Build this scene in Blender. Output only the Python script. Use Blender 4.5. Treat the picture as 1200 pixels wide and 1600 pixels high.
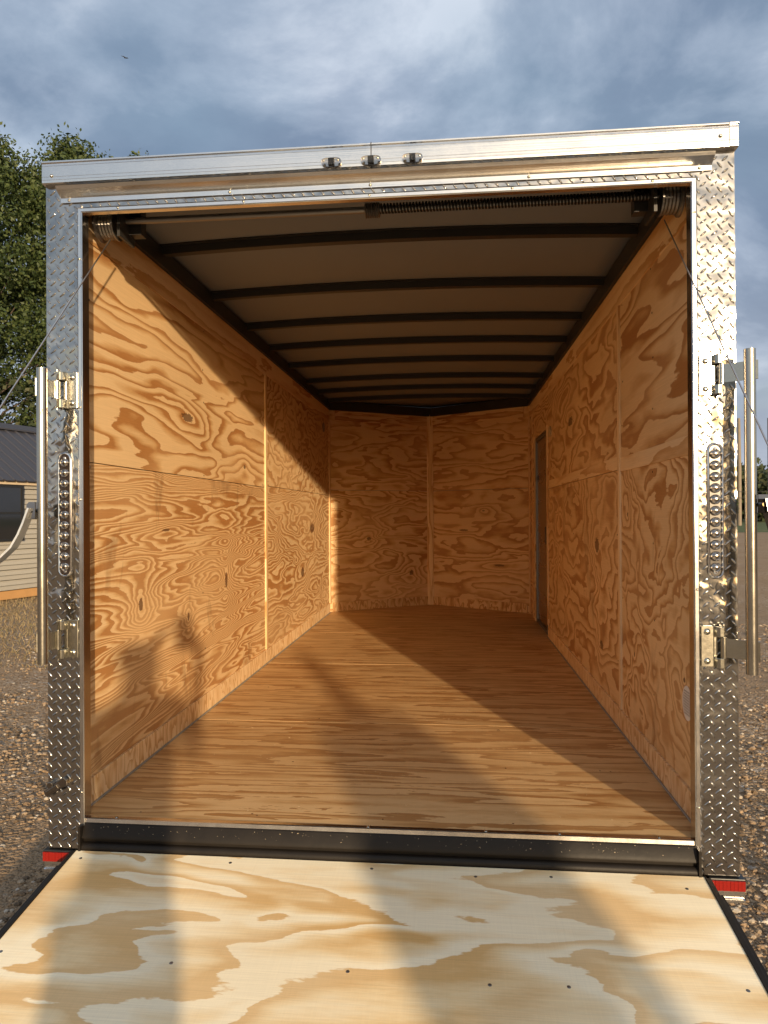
import bpy, math, random
from mathutils import Vector, Matrix, noise as mn
random.seed(7)
S = bpy.context.scene
R = math.radians
for o in list(bpy.data.objects): bpy.data.objects.remove(o)
COL = S.collection

# ------------------------------------------------------------ camera
F, CX, CY, CZ, YAW, PIT, ROL = 1101.08, .2346, -2.159, .9655, .0966, .0037, -.0058
c_, s_ = math.cos(YAW), math.sin(YAW)
fwd, rt, up = Vector((-s_, c_, 0)), Vector((c_, s_, 0)), Vector((0, 0, 1))
f2 = fwd*math.cos(PIT)+up*math.sin(PIT); u2 = up*math.cos(PIT)-fwd*math.sin(PIT)
r3 = rt*math.cos(ROL)+u2*math.sin(ROL); u3 = u2*math.cos(ROL)-rt*math.sin(ROL)
cam = bpy.data.cameras.new('camera'); camo = bpy.data.objects.new('camera', cam); COL.objects.link(camo)
m = Matrix((r3, u3, -f2)).transposed().to_4x4(); m.translation = (CX, CY, CZ); camo.matrix_world = m
cam.sensor_width = 36; cam.sensor_fit = 'AUTO'; cam.lens = F/1600*36
cam.clip_start = .02; cam.clip_end = 3000
S.camera = camo
S.render.resolution_x = 768; S.render.resolution_y = 1024

# ------------------------------------------------------------ node helper
class NT:
    def __init__(s, tree): s.t = tree; s.L = tree.links
    def n(s, ty, ins=None, **pr):
        x = s.t.nodes.new(ty)
        for k, v in pr.items(): setattr(x, k, v)
        for k, v in (ins or {}).items():
            i = x.inputs[k]
            if isinstance(v, bpy.types.NodeSocket): s.L.new(v, i)
            else: i.default_value = v
        return x
    def m(s, op, a, b=0., c=0., clamp=False):
        x = s.n('ShaderNodeMath', {0: a, 1: b, 2: c}, operation=op); x.use_clamp = clamp
        return x.outputs[0]
    def ramp(s, fac, stops, interp='LINEAR'):
        x = s.n('ShaderNodeValToRGB', {0: fac}); e = x.color_ramp; e.interpolation = interp
        while len(e.elements) < len(stops): e.elements.new(.5)
        for el, (p, c) in zip(e.elements, stops):
            el.position = p
            el.color = (c if hasattr(c, '__len__') else (c, c, c))[:3]+(1,) if not hasattr(c, '__len__') or len(c) == 3 else c
        return x.outputs[0]
    def mix(s, f, a, b, mode='MIX'):
        x = s.n('ShaderNodeMix', data_type='RGBA', blend_type=mode)
        for k, v in ((0, f), (6, a), (7, b)):
            i = x.inputs[k]
            if isinstance(v, bpy.types.NodeSocket): s.L.new(v, i)
            else: i.default_value = v if k == 0 else (tuple(v)+(1,) if len(v) == 3 else v)
        return x.outputs[2]
    def noise(s, vec, scale, detail=2., rough=.5, dist=0.):
        return s.n('ShaderNodeTexNoise', {'Vector': vec, 'Scale': scale, 'Detail': detail, 'Roughness': rough, 'Distortion': dist})

# ------------------------------------------------------------ world (sunset sky with broken cloud)
SUN_EL, SUN_D = R(9.0), Vector((-.39, 1, 0)).normalized()      # horizontal travel direction of the light
W = bpy.data.worlds.new('World'); S.world = W; W.use_nodes = True
W.node_tree.nodes.clear(); N = NT(W.node_tree)
sky = N.n('ShaderNodeTexSky', sky_type='NISHITA', sun_disc=False)
sky.sun_elevation = SUN_EL
sky.sun_rotation = math.atan2(-SUN_D.x, -SUN_D.y)               # towards the sun
sky.air_density = 1.2; sky.dust_density = 2.0
tc = N.n('ShaderNodeTexCoord')
sp = N.n('ShaderNodeSeparateXYZ', {0: tc.outputs['Generated']})
zc = N.m('ADD', N.m('MAXIMUM', sp.outputs[2], 0.), .35)
cv = N.n('ShaderNodeCombineXYZ', {0: N.m('DIVIDE', sp.outputs[0], zc), 1: N.m('DIVIDE', sp.outputs[1], zc), 2: N.m('MULTIPLY', sp.outputs[2], .9)}).outputs[0]
SK = (5.1, 3.2, .4)
cv1 = N.n('ShaderNodeVectorMath', {0: cv, 1: SK}, operation='ADD').outputs[0]
n1 = N.noise(cv1, 1.9, 8., .57, .3).outputs[0]
n2 = N.noise(N.n('ShaderNodeVectorMath', {0: cv, 1: (4.3, 1.7, 2.2)}, operation='ADD').outputs[0], 1.3, 5., .5, .1).outputs[0]
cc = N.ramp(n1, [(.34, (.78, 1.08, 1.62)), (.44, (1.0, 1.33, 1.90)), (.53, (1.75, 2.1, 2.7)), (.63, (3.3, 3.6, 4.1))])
cov = N.ramp(n2, [(.30, .55), (.5, .97)])
# clouds thin out towards the low sun (behind the camera)
thin = N.m('MULTIPLY_ADD', N.n('ShaderNodeVectorMath', {0: tc.outputs['Generated'], 1: tuple(-SUN_D)}, operation='DOT_PRODUCT').outputs['Value'], -.30, .95, clamp=True)
cov2 = N.m('MULTIPLY', cov, thin)
# clouds facing the low sun are brighter and warmer; all clouds pale towards the horizon
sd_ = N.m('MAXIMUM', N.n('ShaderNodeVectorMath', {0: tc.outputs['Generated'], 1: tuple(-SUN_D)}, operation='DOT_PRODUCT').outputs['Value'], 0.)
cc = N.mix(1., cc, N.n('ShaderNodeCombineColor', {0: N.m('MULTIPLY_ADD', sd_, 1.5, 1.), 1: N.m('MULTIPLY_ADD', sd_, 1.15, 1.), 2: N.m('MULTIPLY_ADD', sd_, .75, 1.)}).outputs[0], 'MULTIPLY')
cc = N.mix(N.ramp(sp.outputs[2], [(.0, .7), (.34, 0.)]), cc, (2.5, 2.65, 3.05))
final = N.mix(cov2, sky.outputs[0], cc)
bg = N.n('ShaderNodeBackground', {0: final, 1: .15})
out = N.n('ShaderNodeOutputWorld', {0: bg.outputs[0]})

sun = bpy.data.lights.new('sun', 'SUN'); suno = bpy.data.objects.new('sun', sun); COL.objects.link(suno)
sun.energy = 4.1; sun.angle = R(1.1); sun.color = (1, .76, .48)
ldir = Vector((SUN_D.x*math.cos(SUN_EL), SUN_D.y*math.cos(SUN_EL), -math.sin(SUN_EL)))
suno.rotation_euler = ldir.to_track_quat('-Z', 'Y').to_euler()
suno.location = (4, -10, 5)
S.view_settings.view_transform = 'Standard'; S.view_settings.look = 'None'
S.view_settings.exposure = .58; S.view_settings.gamma = 1
S.cycles.max_bounces = 10; S.cycles.diffuse_bounces = 6; S.cycles.glossy_bounces = 4
S.cycles.sample_clamp_indirect = 6; S.cycles.caustics_reflective = False

# ------------------------------------------------------------ materials
MATS = {}
def newmat(name):
    m = bpy.data.materials.new(name); m.use_nodes = True
    t = NT(m.node_tree); b = m.node_tree.nodes['Principled BSDF']; MATS[name] = m
    return m, t, b
def setb(t, b, **kw):
    for k, v in kw.items():
        i = b.inputs[k.replace('_', ' ')]
        if isinstance(v, bpy.types.NodeSocket): t.L.new(v, i)
        else: i.default_value = tuple(v)+(1,) if hasattr(v, '__len__') and len(v) == 3 and i.type == 'RGBA' else v
def plain(name, col, rough=.5, metal=0., var=.12, vscale=20., bump=0., bscale=60., **kw):
    m, t, b = newmat(name)
    o = t.n('ShaderNodeTexCoord').outputs['Object']
    nz = t.noise(o, vscale, 4., .6).outputs[0]
    k = t.m('MULTIPLY_ADD', nz, 2*var, 1-var)
    c = t.mix(1., col, t.n('ShaderNodeCombineColor', {0: k, 1: k, 2: k}).outputs[0], 'MULTIPLY')
    setb(t, b, Base_Color=c, Roughness=t.m('MULTIPLY_ADD', nz, .16, rough-.08), Metallic=metal, **kw)
    if bump:
        bp = t.n('ShaderNodeBump', {'Height': t.noise(o, bscale, 3., .6).outputs[0], 'Strength': bump, 'Distance': .004})
        setb(t, b, Normal=bp.outputs[0])
    return m

LIGHT, MID, DARK = (.76, .53, .285), (.60, .355, .15), (.43, .20, .065)
def ply(name, aa, bb, seed, sa, sb, K, G=0., knots=(), cols=(LIGHT, MID, DARK), lo=.30, hi=.86, dist=.5, stains=0., cut=0., rough=.55, jag=.16, warp=.35):
    """rotary cut plywood: sharp-edged growth contours of a stretched noise; aa/bb = grain / cross axes (0,1,2)"""
    m, t, b = newmat(name)
    o = t.n('ShaderNodeTexCoord').outputs['Object']; s3 = t.n('ShaderNodeSeparateXYZ', {0: o})
    A, B = s3.outputs[aa], s3.outputs[bb]
    def vec(fa, fb, z=0.): return t.n('ShaderNodeCombineXYZ', {0: t.m('MULTIPLY', A, fa), 1: t.m('MULTIPLY', B, fb), 2: seed+z}).outputs[0]
    wv = t.n('ShaderNodeVectorMath', {0: vec(sa, sb), 1: t.n('ShaderNodeVectorMath', {0: t.noise(vec(sa*2.6, sb*2.2, 7.), 1., 2., .55).outputs['Color'], 1: (warp*1.6, warp, 0)}, operation='MULTIPLY').outputs[0]}, operation='ADD').outputs[0]
    ph = t.m('MULTIPLY', t.noise(wv, 1., 2.6, .45, dist*.4).outputs[0], K)
    if G: ph = t.m('ADD', ph, t.m('MULTIPLY', B, G))
    ph = t.m('ADD', ph, t.m('MULTIPLY', t.noise(vec(14, 60, 3.), 1., 3., .6).outputs[0], jag*2))
    kn = None
    for (ka, kb, ra, rb, amp) in knots:
        da = t.m('MULTIPLY', t.m('SUBTRACT', A, ka), 1/ra); db = t.m('MULTIPLY', t.m('SUBTRACT', B, kb), 1/rb)
        d2 = t.m('ADD', t.m('MULTIPLY', da, da), t.m('MULTIPLY', db, db))
        g = t.m('DIVIDE', 1., t.m('ADD', d2, 1.))
        ph = t.m('ADD', ph, t.m('MULTIPLY', g, amp))
        core = t.m('GREATER_THAN', t.m('ADD', g, t.m('MULTIPLY', t.noise(vec(60, 120, 5.), 1., 2.).outputs[0], .08)), 1.005)
        kn = core if kn is None else t.m('MAXIMUM', kn, core)
    fr = t.m('FRACT', ph)
    L, M, D = cols
    c = t.ramp(fr, [(0., L), (lo, L), ((lo+hi)/2+.05, M), (hi, D), (.965, D), (.995, L)])
    # latewood contrast varies over the sheet
    vis = t.ramp(t.noise(vec(1.5, 2.5, 9.), 1., 2.).outputs[0], [(.3, .55), (.62, 1.)])
    c = t.mix(vis, tuple(.75*L[i]+.25*M[i] for i in range(3)), c)
    st = t.noise(vec(5, 340, 1.), 1., 3., .65).outputs[0]           # fine fibres along the grain
    st2 = t.noise(vec(420, 6, 2.), 1., 2., .6).outputs[0]           # lathe checks across it
    k = t.m('ADD', t.m('MULTIPLY_ADD', st, .34, .83), t.m('MULTIPLY_ADD', st2, .10, -.05))
    k = t.m('MULTIPLY', k, t.m('MULTIPLY_ADD', t.noise(vec(1.1, 1.6, 12.), 1., 2.).outputs[0], .34, .83))
    if stains:
        sn = t.noise(vec(4.5, 2.0, 21.), 1., 4., .62, .5).outputs[0]
        stn = t.m('MULTIPLY', t.ramp(sn, [(.58, 0.), (.74, 1.)]), stains)
    if cut:
        # plugs and specks
        vo = t.n('ShaderNodeTexVoronoi', {'Vector': vec(7, 7, 4.), 'Scale': 1.}, feature='F1')
        k = t.m('MULTIPLY', k, t.ramp(vo.outputs['Distance'], [(.0, .3), (.035, .45), (.05, 1.)]))
    if stains: c = t.mix(stn, c, (.16, .07, .025))
    if kn is not None: c = t.mix(t.m('MULTIPLY', kn, .8), c, (.11, .045, .018))
    c = t.mix(1., c, t.n('ShaderNodeCombineColor', {0: k, 1: k, 2: k}).outputs[0], 'MULTIPLY')
    bp = t.n('ShaderNodeBump', {'Height': t.m('ADD', st, t.m('MULTIPLY', fr, .3)), 'Strength': .25, 'Distance': .0015})
    setb(t, b, Base_Color=c, Roughness=t.m('MULTIPLY_ADD', fr, -.1, rough+.05), Normal=bp.outputs[0])
    b.inputs['Specular IOR Level'].default_value = .3
    return m

def metal(name, col=(.78, .77, .75), rough=.25, dent=0., dscale=9., brush=None, var=.08, bs=.02):
    m, t, b = newmat(name)
    o = t.n('ShaderNodeTexCoord').outputs['Object']
    nz = t.noise(o, 14., 5., .65).outputs[0]; fine = t.noise(o, 160., 3., .6).outputs[0]
    k = t.m('ADD', t.m('MULTIPLY_ADD', nz, 2*var, 1-var), t.m('MULTIPLY_ADD', fine, .1, -.05))
    c = t.mix(1., col, t.n('ShaderNodeCombineColor', {0: k, 1: k, 2: k}).outputs[0], 'MULTIPLY')
    setb(t, b, Base_Color=c, Metallic=1., Roughness=t.m('ADD', t.m('MULTIPLY_ADD', nz, .14, rough-.07), t.m('MULTIPLY', fine, .05)))
    h = t.m('MULTIPLY', t.noise(o, dscale, 2., .5).outputs[0], dent)
    if brush is not None:
        mp = t.n('ShaderNodeMapping', {'Vector': o, 'Scale': brush})
        h = t.m('ADD', h, t.m('MULTIPLY', t.noise(mp.outputs[0], 1., 3., .6).outputs[0], bs))
    bp = t.n('ShaderNodeBump', {'Height': h, 'Strength': 1., 'Distance': .01})
    setb(t, b, Normal=bp.outputs[0])
    return m

M_plate = metal('diamond_plate', (.40, .39, .375), .09, .75, 11., None, .14)
M_trim = metal('aluminium_trim', (.66, .65, .64), .18, .05, 6., (3, 3, 3), .06)
M_rail = metal('aluminium_rail', (.68, .675, .665), .18, .10, 4., (1.5, 40, 220), .05, .03)
M_zinc = metal('zinc_plated_steel', (.45, .43, .365), .2, .08, 25., None, .12)
M_pipe = metal('zinc_plated_pipe', (.42, .40, .35), .2, .03, 20., (60, 60, 2), .12)
M_chrome = metal('chrome', (.8, .8, .8), .07)
M_grey = metal('dull_galvanised', (.26, .245, .23), .45, .05)
M_black = plain('black_steel_paint', (.012, .0095, .0075), .5, 0., .4, 12., .15, 40., Specular_IOR_Level=.22)
M_blackm = plain('black_frame_paint', (.022, .021, .02), .5, 0., .25, 12.)
M_rubber = plain('rubber', (.02, .02, .02), .8)
M_ceil = plain('galvanised_roof_underside', (.18, .185, .195), .7, 0., .06, 3.)
M_skin_tr = plain('trailer_side_skin', (.20, .205, .21), .3, 0., .04)
M_red = plain('red_lens', (.22, .009, .006), .15, 0., .1, 90., Specular_IOR_Level=.8)
M_dark = plain('dark_recess', (.01, .009, .008), .8)
M_lever = metal('dull_zinc_lever', (.72, .72, .70), .42, .05)
M_clev = metal('polished_clevis', (.30, .30, .30), .06)
M_cable = metal('steel_cable', (.5, .48, .46), .35)
M_led = plain('led_chip', (.12, .11, .10), .3, .3)
M_plastic = plain('black_plastic', (.015, .015, .015), .35)
M_label = plain('sticker_paper', (.78, .75, .71), .5, 0., .04)
M_ink = plain('sticker_ink', (.10, .10, .10), .6)
m, t, b = newmat('clear_lens')
setb(t, b, Base_Color=(.93, .93, .93), Roughness=.04, Transmission_Weight=1., IOR=1.12); M_clear = m
m, t, b = newmat('mirror_bowl'); setb(t, b, Base_Color=(.45, .42, .39), Metallic=1., Roughness=.10); M_bowl = m
m, t, b = newmat('window_glass'); setb(t, b, Base_Color=(.012, .013, .015), Roughness=.05, Specular_IOR_Level=.9); M_glass = m

# ------------------------------------------------------------ mesh builder
class MB:
    def __init__(s): s.v = []; s.f = []; s.mi = []; s.cur = 0
    def quad(s, *p):
        i = len(s.v); s.v += [tuple(q) for q in p]; s.f.append(tuple(range(i, i+len(p)))); s.mi.append(s.cur); return s
    def box(s, x0, x1, y0, y1, z0, z1):
        i = len(s.v)
        s.v += [(x0, y0, z0), (x1, y0, z0), (x1, y1, z0), (x0, y1, z0), (x0, y0, z1), (x1, y0, z1), (x1, y1, z1), (x0, y1, z1)]
        for f in ((0, 3, 2, 1), (4, 5, 6, 7), (0, 1, 5, 4), (1, 2, 6, 5), (2, 3, 7, 6), (3, 0, 4, 7)):
            s.f.append(tuple(i+k for k in f)); s.mi.append(s.cur)
        return s
    def prism(s, prof, fn, closed=True, caps=True):
        """prof: list of 2-D points; fn(p, t) with t = 0/1 gives both ends"""
        i = len(s.v); n = len(prof)
        s.v += [tuple(fn(p, 0)) for p in prof]+[tuple(fn(p, 1)) for p in prof]
        for k in range(n if closed else n-1):
            j = (k+1) % n; s.f.append((i+k, i+j, i+n+j, i+n+k)); s.mi.append(s.cur)
        if caps and closed:
            s.f.append(tuple(range(i+n-1, i-1, -1))); s.f.append(tuple(range(i+n, i+2*n))); s.mi += [s.cur]*2
        return s
    def tube(s, pts, r, seg=12, caps=True, rs=None):
        pts = [Vector(p) for p in pts]; base = len(s.v); prev = None
        for k, p in enumerate(pts):
            d = (pts[min(k+1, len(pts)-1)]-pts[max(k-1, 0)]).normalized()
            if prev is None:
                a = Vector((0, 0, 1)) if abs(d.z) < .9 else Vector((1, 0, 0)); u = d.cross(a).normalized()
            else: u = (prev-d*prev.dot(d)).normalized()
            prev = u; w = d.cross(u); rr = rs[k] if rs else r
            for q in range(seg):
                a = 2*math.pi*q/seg; s.v.append(tuple(p+u*math.cos(a)*rr+w*math.sin(a)*rr))
        for k in range(len(pts)-1):
            for q in range(seg):
                a, b_ = base+k*seg+q, base+k*seg+(q+1) % seg
                s.f.append((a, b_, b_+seg, a+seg)); s.mi.append(s.cur)
        if caps:
            s.f.append(tuple(range(base+seg-1, base-1, -1))); e = base+(len(pts)-1)*seg
            s.f.append(tuple(range(e, e+seg))); s.mi += [s.cur]*2
        return s
    def dome(s, c, r, nrm, h=None, seg=12, rings=4, sx=1., base=None):
        """flattened half sphere sitting at c facing nrm"""
        c = Vector(c); n = Vector(nrm).normalized(); h = h or r
        a = Vector((0, 0, 1)) if abs(n.z) < .9 else Vector((1, 0, 0)); u = n.cross(a).normalized(); w = n.cross(u); i = len(s.v)
        for k in range(rings):
            th = k/rings*math.pi/2
            for q in range(seg):
                ph = 2*math.pi*q/seg
                s.v.append(tuple(c+u*math.cos(ph)*r*math.cos(th)*sx+w*math.sin(ph)*r*math.cos(th)+n*h*math.sin(th)))
        s.v.append(tuple(c+n*h)); top = len(s.v)-1
        for k in range(rings-1):
            for q in range(seg):
                q2 = (q+1) % seg; s.f.append((i+k*seg+q, i+k*seg+q2, i+(k+1)*seg+q2, i+(k+1)*seg+q)); s.mi.append(s.cur)
        for q in range(seg): s.f.append((i+(rings-1)*seg+q, i+(rings-1)*seg+(q+1) % seg, top)); s.mi.append(s.cur)
        return s
    def build(s, name, mats, parent=None, bevel=0., smooth=False, label=None):
        me = bpy.data.meshes.new(name); me.from_pydata(s.v, [], s.f); me.update()
        for mt in (mats if isinstance(mats, (list, tuple)) else [mats]): me.materials.append(mt)
        me.polygons.foreach_set('material_index', s.mi)
        o = bpy.data.objects.new(name, me); COL.objects.link(o)
        if smooth:
            for p in me.polygons: p.use_smooth = True
            md = o.modifiers.new('ws', 'WEIGHTED_NORMAL') if False else None
            try: me.set_sharp_from_angle(angle=R(50))
            except Exception: pass
        if bevel:
            md = o.modifiers.new('bevel', 'BEVEL'); md.width = bevel; md.segments = 2; md.limit_method = 'ANGLE'
        if parent is not None: attach(o, parent)
        if label: o['label'] = label
        return o
ABS = {}
def attach(o, parent):
    po = ABS.get(parent.name, Vector((0, 0, 0)))
    o.parent = parent; o.location = -po if parent.type == 'EMPTY' else (0, 0, 0)
def empty(name, loc, label, cat, group=None):
    o = bpy.data.objects.new(name, None); COL.objects.link(o); o.location = loc; ABS[o.name] = Vector(loc)
    o.empty_display_size = .2; o['label'] = label; o['category'] = cat
    if group: o['group'] = group
    return o
def tag(o, label, cat, group=None):
    o['label'] = label; o['category'] = cat
    if group: o['group'] = group
    return o
def recentre(o, loc):
    """move a top-level mesh's origin to loc"""
    o.data.transform(Matrix.Translation(-Vector(loc))); o.location = loc; return o

GZ = -.50
HW, OH, WI = .94, 1.938, .983          # half opening width, opening height, half interior width
L, NL = 4.79, .635
WT = 2.01                              # top of the wall boards

# ============================================================ SETTING
def ground_mat():
    m, t, b = newmat('gravel_ground')
    o = t.n('ShaderNodeTexCoord').outputs['Object']
    v1 = t.n('ShaderNodeTexVoronoi', {'Vector': o, 'Scale': 42., 'Randomness': 1.})
    v2 = t.n('ShaderNodeTexVoronoi', {'Vector': o, 'Scale': 95., 'Randomness': 1.})
    big = t.noise(o, .55, 5., .6).outputs[0]; med = t.noise(o, 5., 4., .6).outputs[0]
    stone = t.ramp(t.n('ShaderNodeSeparateXYZ', {0: v1.outputs['Color']}).outputs[0], [(0, (.19, .13, .08)), (.35, (.36, .25, .155)), (.7, (.46, .345, .235)), (.93, (.55, .46, .36)), (1., (.65, .6, .54))])
    sand = t.ramp(med, [(.3, (.28, .195, .12)), (.7, (.42, .30, .19))])
    mk = t.ramp(t.m('ADD', t.m('MULTIPLY', big, .9), t.m('MULTIPLY', med, .25)), [(.46, .15), (.66, .9)])
    c = t.mix(mk, stone, sand)
    gap_tone = t.ramp(v2.outputs['Distance'], [(.1, 1.), (.6, .8)])  # colour slightly darker in the gaps between the fine stones
    c = t.mix(1., c, gap_tone, 'MULTIPLY')
    h = t.m('ADD', t.m('MULTIPLY', v1.outputs['Distance'], -1.), t.m('MULTIPLY', v2.outputs['Distance'], -.4))
    bp = t.n('ShaderNodeBump', {'Height': h, 'Strength': .9, 'Distance': .02})
    setb(t, b, Base_Color=c, Roughness=.95, Normal=bp.outputs[0], Specular_IOR_Level=.08)
    return m
M_ground = ground_mat()
# one sheet to the horizon: finely divided and uneven near the trailer
def ground():
    xs = sorted(set([-1500, -700, -300, -120, -60, -30] + [round(-16+.5*i, 2) for i in range(65)] + [30, 60, 120, 300, 700, 1500]))
    ys = sorted(set([-1500, -500, -150, -60, -30] + [round(-12+.5*i, 2) for i in range(85)] + [45, 60, 90, 150, 300, 700, 1500]))
    mb = MB(); nx = len(xs)
    for y in ys:
        for x in xs:
            near = max(0, 1-max(abs(x)/30, abs(y-5)/34)); under = 1 if (abs(x) > 1.5 or y < -2.8) else 0
            mb.v.append((x, y, GZ+under*near*(.05*mn.noise(Vector((x*.35, y*.35, 0)))+.02*mn.noise(Vector((x*1.3, y*1.3, 4))))))
    for j in range(len(ys)-1):
        for i in range(nx-1):
            a = j*nx+i; mb.f.append((a, a+1, a+nx+1, a+nx)); mb.mi.append(0)
    o = mb.build('gravel_ground', M_ground, smooth=True); o['kind'] = 'structure'
ground()
def gz(x, y):
    near = max(0, 1-max(abs(x)/30, abs(y-5)/34)); under = 1 if (abs(x) > 1.5 or y < -2.8) else 0
    return GZ+under*near*(.05*mn.noise(Vector((x*.35, y*.35, 0)))+.02*mn.noise(Vector((x*1.3, y*1.3, 4))))
# loose stones
def stones():
    m, t, b = newmat('loose_stones')
    g = t.n('ShaderNodeNewGeometry')
    c = t.ramp(g.outputs['Random Per Island'], [(0, (.10, .07, .042)), (.3, (.22, .15, .088)), (.55, (.31, .215, .13)), (.8, (.34, .26, .175)), (.95, (.42, .37, .30)), (1, (.5, .47, .43))])
    setb(t, b, Base_Color=c, Roughness=.8)
    mb = MB(); rnd = random.Random(3)
    def stone(x, y, r):
        z = gz(x, y); i = len(mb.v); n = 6; a0 = rnd.random()*6
        zz = (.15, .62, .95); rr = (.95, 1., .55); sx = rnd.uniform(.75, 1.3)
        for k in range(3):
            for q in range(n):
                a = a0+2*math.pi*q/n+k*.2; j = rnd.uniform(.8, 1.2)
                mb.v.append((x+math.cos(a)*r*rr[k]*sx*j, y+math.sin(a)*r*rr[k]*j, z-r*.25+r*zz[k]*rnd.uniform(.9, 1.1)))
        mb.v.append((x, y, z+r*.78))
        for k in range(2):
            for q in range(n):
                q2 = (q+1) % n; mb.f.append((i+k*n+q, i+k*n+q2, i+(k+1)*n+q2, i+(k+1)*n+q)); mb.mi.append(0)
        for q in range(n): mb.f.append((i+2*n+q, i+2*n+(q+1) % n, i+3*n)); mb.mi.append(0)
    for _ in range(34000):
        y = rnd.uniform(0, 1)**1.5*8-.6
        if rnd.random() < .5: x = -1.2-rnd.random()*(1.0+.45*max(y, 0))
        else: x = 1.2+rnd.random()*(.8+.6*max(y, 0))
        if mn.noise(Vector((x*.9, y*.9, 7))) < -.18 and rnd.random() < .75: continue
        stone(x, y, rnd.choice((.003, .004, .004, .005, .006, .008, .012))*rnd.uniform(.8, 1.25)*(1+.05*max(y, 0)))
    o = mb.build('gravel_stones', m); o['kind'] = 'stuff'; tag(o, 'loose brown and grey gravel stones scattered over the lot', 'gravel')
stones()
# dry grass by the shed
def blades(name, label, cols, region, n, hmin, hmax, seed, w=.006):
    m, t, b = newmat(name)
    g = t.n('ShaderNodeNewGeometry'); c = t.ramp(g.outputs['Random Per Island'], [(i/(len(cols)-1), cc_) for i, cc_ in enumerate(cols)])
    setb(t, b, Base_Color=c, Roughness=.8); mb = MB(); rnd = random.Random(seed)
    for _ in range(n):
        q = region(rnd)
        if q is None: continue
        x, y = q; z = gz(x, y)-.005; a = rnd.random()*6.28; h = rnd.uniform(hmin, hmax); l = rnd.uniform(.2, 1.3)*h; a2 = rnd.random()*6.28
        dx, dy = math.cos(a)*w, math.sin(a)*w; lx, ly = math.cos(a2)*l, math.sin(a2)*l
        mb.quad((x-dx, y-dy, z), (x+dx, y+dy, z), (x+dx*.6+lx*.5, y+dy*.6+ly*.5, z+h*.65), (x-dx*.6+lx*.5, y-dy*.6+ly*.5, z+h*.65))
        mb.quad((x-dx*.6+lx*.5, y-dy*.6+ly*.5, z+h*.65), (x+dx*.6+lx*.5, y+dy*.6+ly*.5, z+h*.65), (x+lx, y+ly, z+h))
    o = mb.build(name, m); o['kind'] = 'stuff'; tag(o, label, 'grass')
def reg_left(r):
    x, y = r.uniform(-9.5, -2.2), r.uniform(4.2, 11.5)
    if mn.noise(Vector((x*.5, y*.5, 2)))+.12*(y-6) < r.uniform(-.3, .35): return None
    return x, y
blades('dry_grass', 'dry straw-coloured grass in front of the shed', [(.10, .07, .035), (.22, .16, .08), (.34, .25, .13), (.16, .14, .06)], reg_left, 32000, .02, .07, 5, .005)
# grass verge to the right, far side of the lot
def verge():
    m, t, b = newmat('grass_verge')
    o = t.n('ShaderNodeTexCoord').outputs['Object']; nz = t.noise(o, .8, 6., .7).outputs[0]
    setb(t, b, Base_Color=t.ramp(nz, [(.35, (.05, .085, .022)), (.55, (.09, .12, .035)), (.7, (.17, .15, .06))]), Roughness=.95,
         Normal=t.n('ShaderNodeBump', {'Height': t.noise(o, 14., 4., .7).outputs[0], 'Strength': 1., 'Distance': .15}).outputs[0])
    mb = MB(); mb.quad((-400, 52, GZ+.012), (500, 52, GZ+.012), (500, 320, GZ+.012), (-400, 320, GZ+.012))
    o = mb.build('grass_verge', m); o['kind'] = 'structure'
verge()

# ============================================================ TREES
def leafmat(name, cols):
    m, t, b = newmat(name)
    g = t.n('ShaderNodeNewGeometry'); o = t.n('ShaderNodeTexCoord').outputs['Object']
    c = t.ramp(t.m('ADD', t.m('MULTIPLY', g.outputs['Random Per Island'], .6), t.m('MULTIPLY', t.noise(o, .55, 3.).outputs[0], .4)), [(.15, cols[0]), (.5, cols[1]), (.85, cols[2])])
    setb(t, b, Base_Color=c, Roughness=.55); b.inputs['Specular IOR Level'].default_value = .35
    tr = t.n('ShaderNodeBsdfTranslucent', {0: c}); mx = t.n('ShaderNodeMixShader', {0: .25, 1: b.outputs[0], 2: tr.outputs[0]})
    t.L.new(mx.outputs[0], m.node_tree.nodes['Material Output'].inputs[0])
    return m
M_leaf = leafmat('oak_leaves', [(.030, .052, .018), (.060, .090, .028), (.11, .135, .045)])
M_leaf2 = leafmat('far_leaves', [(.03, .045, .02), (.05, .065, .028), (.08, .08, .035)])
M_bark = plain('bark', (.09, .07, .055), .9, 0., .3, 6., .6, 12.)
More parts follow.
